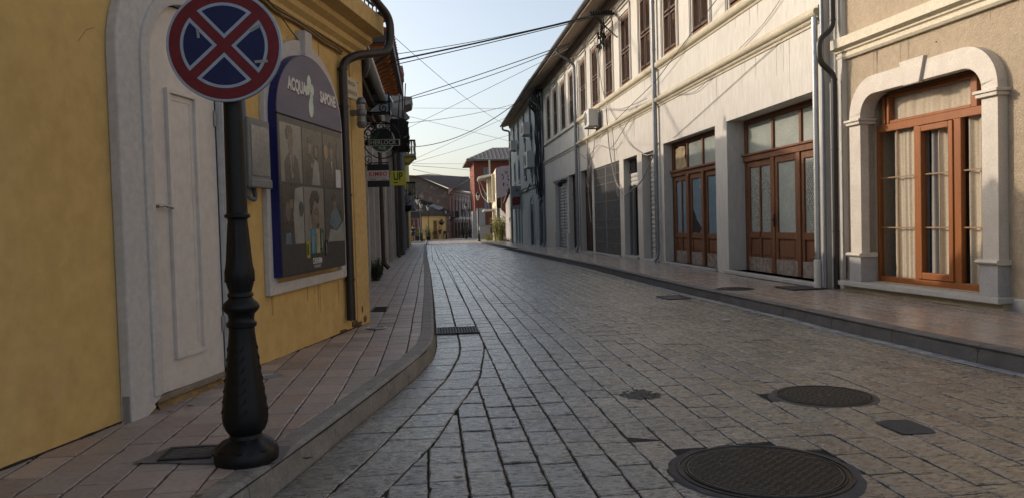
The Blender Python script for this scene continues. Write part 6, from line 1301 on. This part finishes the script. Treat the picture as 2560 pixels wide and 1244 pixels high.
# bracket with insulators on the white house and tangle of wires on its face
br=root('cable_bracket','black iron cable bracket with insulators under the white house eaves','cable bracket',tuple(RF.P(24,0,7.5)))
m=MB(); m.tube([RF.P(22.95,.98,7.42),RF.P(23.7,.05,7.68)],.05,6); m.tube([RF.P(23.1,.8,7.46),RF.P(23.5,0,6.9)],.02,5); m.tube([RF.P(23.4,.5,7.6),RF.P(25.6,.05,7.3)],.025,5)
random.seed(17)
for k in range(9):
    a=23.0+k*.09; m.lathe(tuple(RF.P(a,.92-k*.1,7.44+k*.028)),[(.02,0),(.05,.03),(.03,.06),(.05,.09),(.02,.13)],8); m.lathe(tuple(RF.P(24.6+random.random()*1.2,.12,6.9+random.random()*.6)),[(.02,0),(.05,.03),(.03,.06),(.045,.09),(.02,.12)],8)
for k in range(12): a=23+random.random()*.9; m.tube(bend([RF.P(a,.9-(a-23),7.45),RF.P(a+random.uniform(.2,1.0),.3,7.2+random.random()*.3),RF.P(25.2+random.uniform(-.6,.6),.1,6.9)],.3),.010,4)
m.build('ironwork',IRON,br)
def hang(label,pts,r_,mat,cat='cable'): tag(MB().tube(bend([RF.P(*p) for p in pts],.5),r_,6).build('facade_cable',mat),label,cat,'loose cables on the white facade')
hang('grey cable hanging from the bracket down past the air conditioner',[(25.4,.1,7.0),(25.9,.08,5.6),(26.4,.06,4.6),(27.3,.05,3.5)],.014,CABLEG)
hang('long beige cable drooping in a loop over the narrow shop door',[(25.0,.05,5.0),(24.6,.08,3.6),(23.9,.08,2.5),(22.6,.12,1.95),(20.6,.12,2.3),(19.3,.05,3.2)],.018,CABLEG)
hang('straight cable slanting from the bracket to the downpipe foot of the shutters',[(26.5,.08,7.6),(25.2,.06,5.3),(22,.06,3.4),(20.3,.06,2.95),(19.5,.05,3.0)],.014,CABLEG)
hang('long taut cable running from the bracket up to the near corner',[(26.5,.08,4.1),(19.2,.12,4.75),(11.2,.15,6.3)],.009,CABLE)
hang('thin slack line on the white wall above the second shop front',[(19.3,.05,4.4),(16.5,.05,4.0),(13,.03,4.6),(11.4,.05,5.2)],.007,CABLEG)
hang('thin grey wire slanting over the white wall towards the big door',[(18.2,.02,3.2),(12.2,.02,4.2)],.006,CABLEG)
hang('wire bundle hanging beside the mesh gate',[(27.6,.06,5.2),(28.0,.07,4.0),(27.9,.10,3.3),(28.1,.06,2.2),(27.8,.05,1.2)],.02,CABLEG)
hang('looped wire end beside the mesh gate post',[(24.2,.06,4.3),(23.8,.08,3.0),(23.6,.10,2.1),(23.3,.1,1.9),(23.5,.1,2.4)],.014,CABLEG)
hang('wire clipped along the sill from the first shutters',[(29.9,.12,4.9),(27.5,.14,5.0),(25.4,.14,5.0),(22.5,.12,4.55),(20,.12,4.45)],.012,CABLEG)
hang('sagging wire under the string course above the mesh gate',[(29.9,.1,4.0),(28,.1,3.5),(26.2,.1,3.9),(24,.14,3.5),(21,.1,4.4)],.012,CABLEG)
hang('vertical wire beside the fourth shuttered window',[(26.0,.05,7.2),(25.9,.05,5.3),(26.1,.05,4.2)],.016,CABLEG)
random.seed(23); m=MB()
for k in range(16):
    a=27.6+random.random()*.5; z=4.0-random.random()*1.0; m.tube(bend([RF.P(a,.06,z),RF.P(a+random.uniform(-.5,.3),.12,z-.3),RF.P(a+random.uniform(-.3,.3),.08,z-.6),RF.P(a+random.uniform(-.3,.3),.06,z-.2)],.15),.011,4)
tag(m.build('cable_tangle',CABLEG),'tangled knot of grey wires on the white wall beside the mesh gate','cable tangle')
random.seed(29); m=MB()
for k in range(26):
    a=39.2+random.random()*2.0; z0=8.2-random.random()*.8; pts=[RF.P(a,.3*random.random()+.05,z0)]
    while z0>3.2 and random.random()>.06: z0-=random.uniform(.5,1.2); a+=random.uniform(-.35,.35); pts.append(RF.P(a,.05+.12*random.random(),z0))
    if len(pts)>1: m.tube(bend(pts,.3),.022,4)
for k in range(30):
    a=38.6+random.random()*2.6; m.tube(bend([RF.P(a,.1,8.0),RF.P(a+random.uniform(-.4,.4),.55,7.5+random.random()*.4),RF.P(a+random.uniform(-.5,.5),.2,7.0+random.random()*.6)],.2),.025,4)
tag(m.build('cable_tangle',CABLE),'dense black mass of cables between the pale house and the blue house','cable tangle')
m=MB()
for pts in ([(.3,3.4),(2,3.5),(4,3.15),(6,3.6),(8,3.2),(11,3.3)],[(1,5.2),(.8,4.2),(1.5,3.6)],[(5,6.2),(4.6,5.2),(5.2,4.4),(4.9,3.5)],[(8,6.4),(8.3,5),(7.8,3.8)]): m.tube(bend([BLF.P(a,.1,z) for a,z in pts],.4),.03,5)
tag(m.build('cable_tangle',CABLE),'black cables draped over the pale blue facade above the arches','cable tangle')
# nearest shop lamp by the roller shutter
sl=root('shop_lamp','small black lamp beside the grey roller shutter of the pale house','wall lamp',tuple(RF.P(32.8,0,3))); m=MB(); m.box(RF,32.7,32.9,0,.3,3.0,3.05); m.lathe(tuple(RF.P(32.8,.3,2.75)),[(.02,.25),(.09,.2),(.10,.05),(.02,0)],8); m.build('body',IRON,sl)
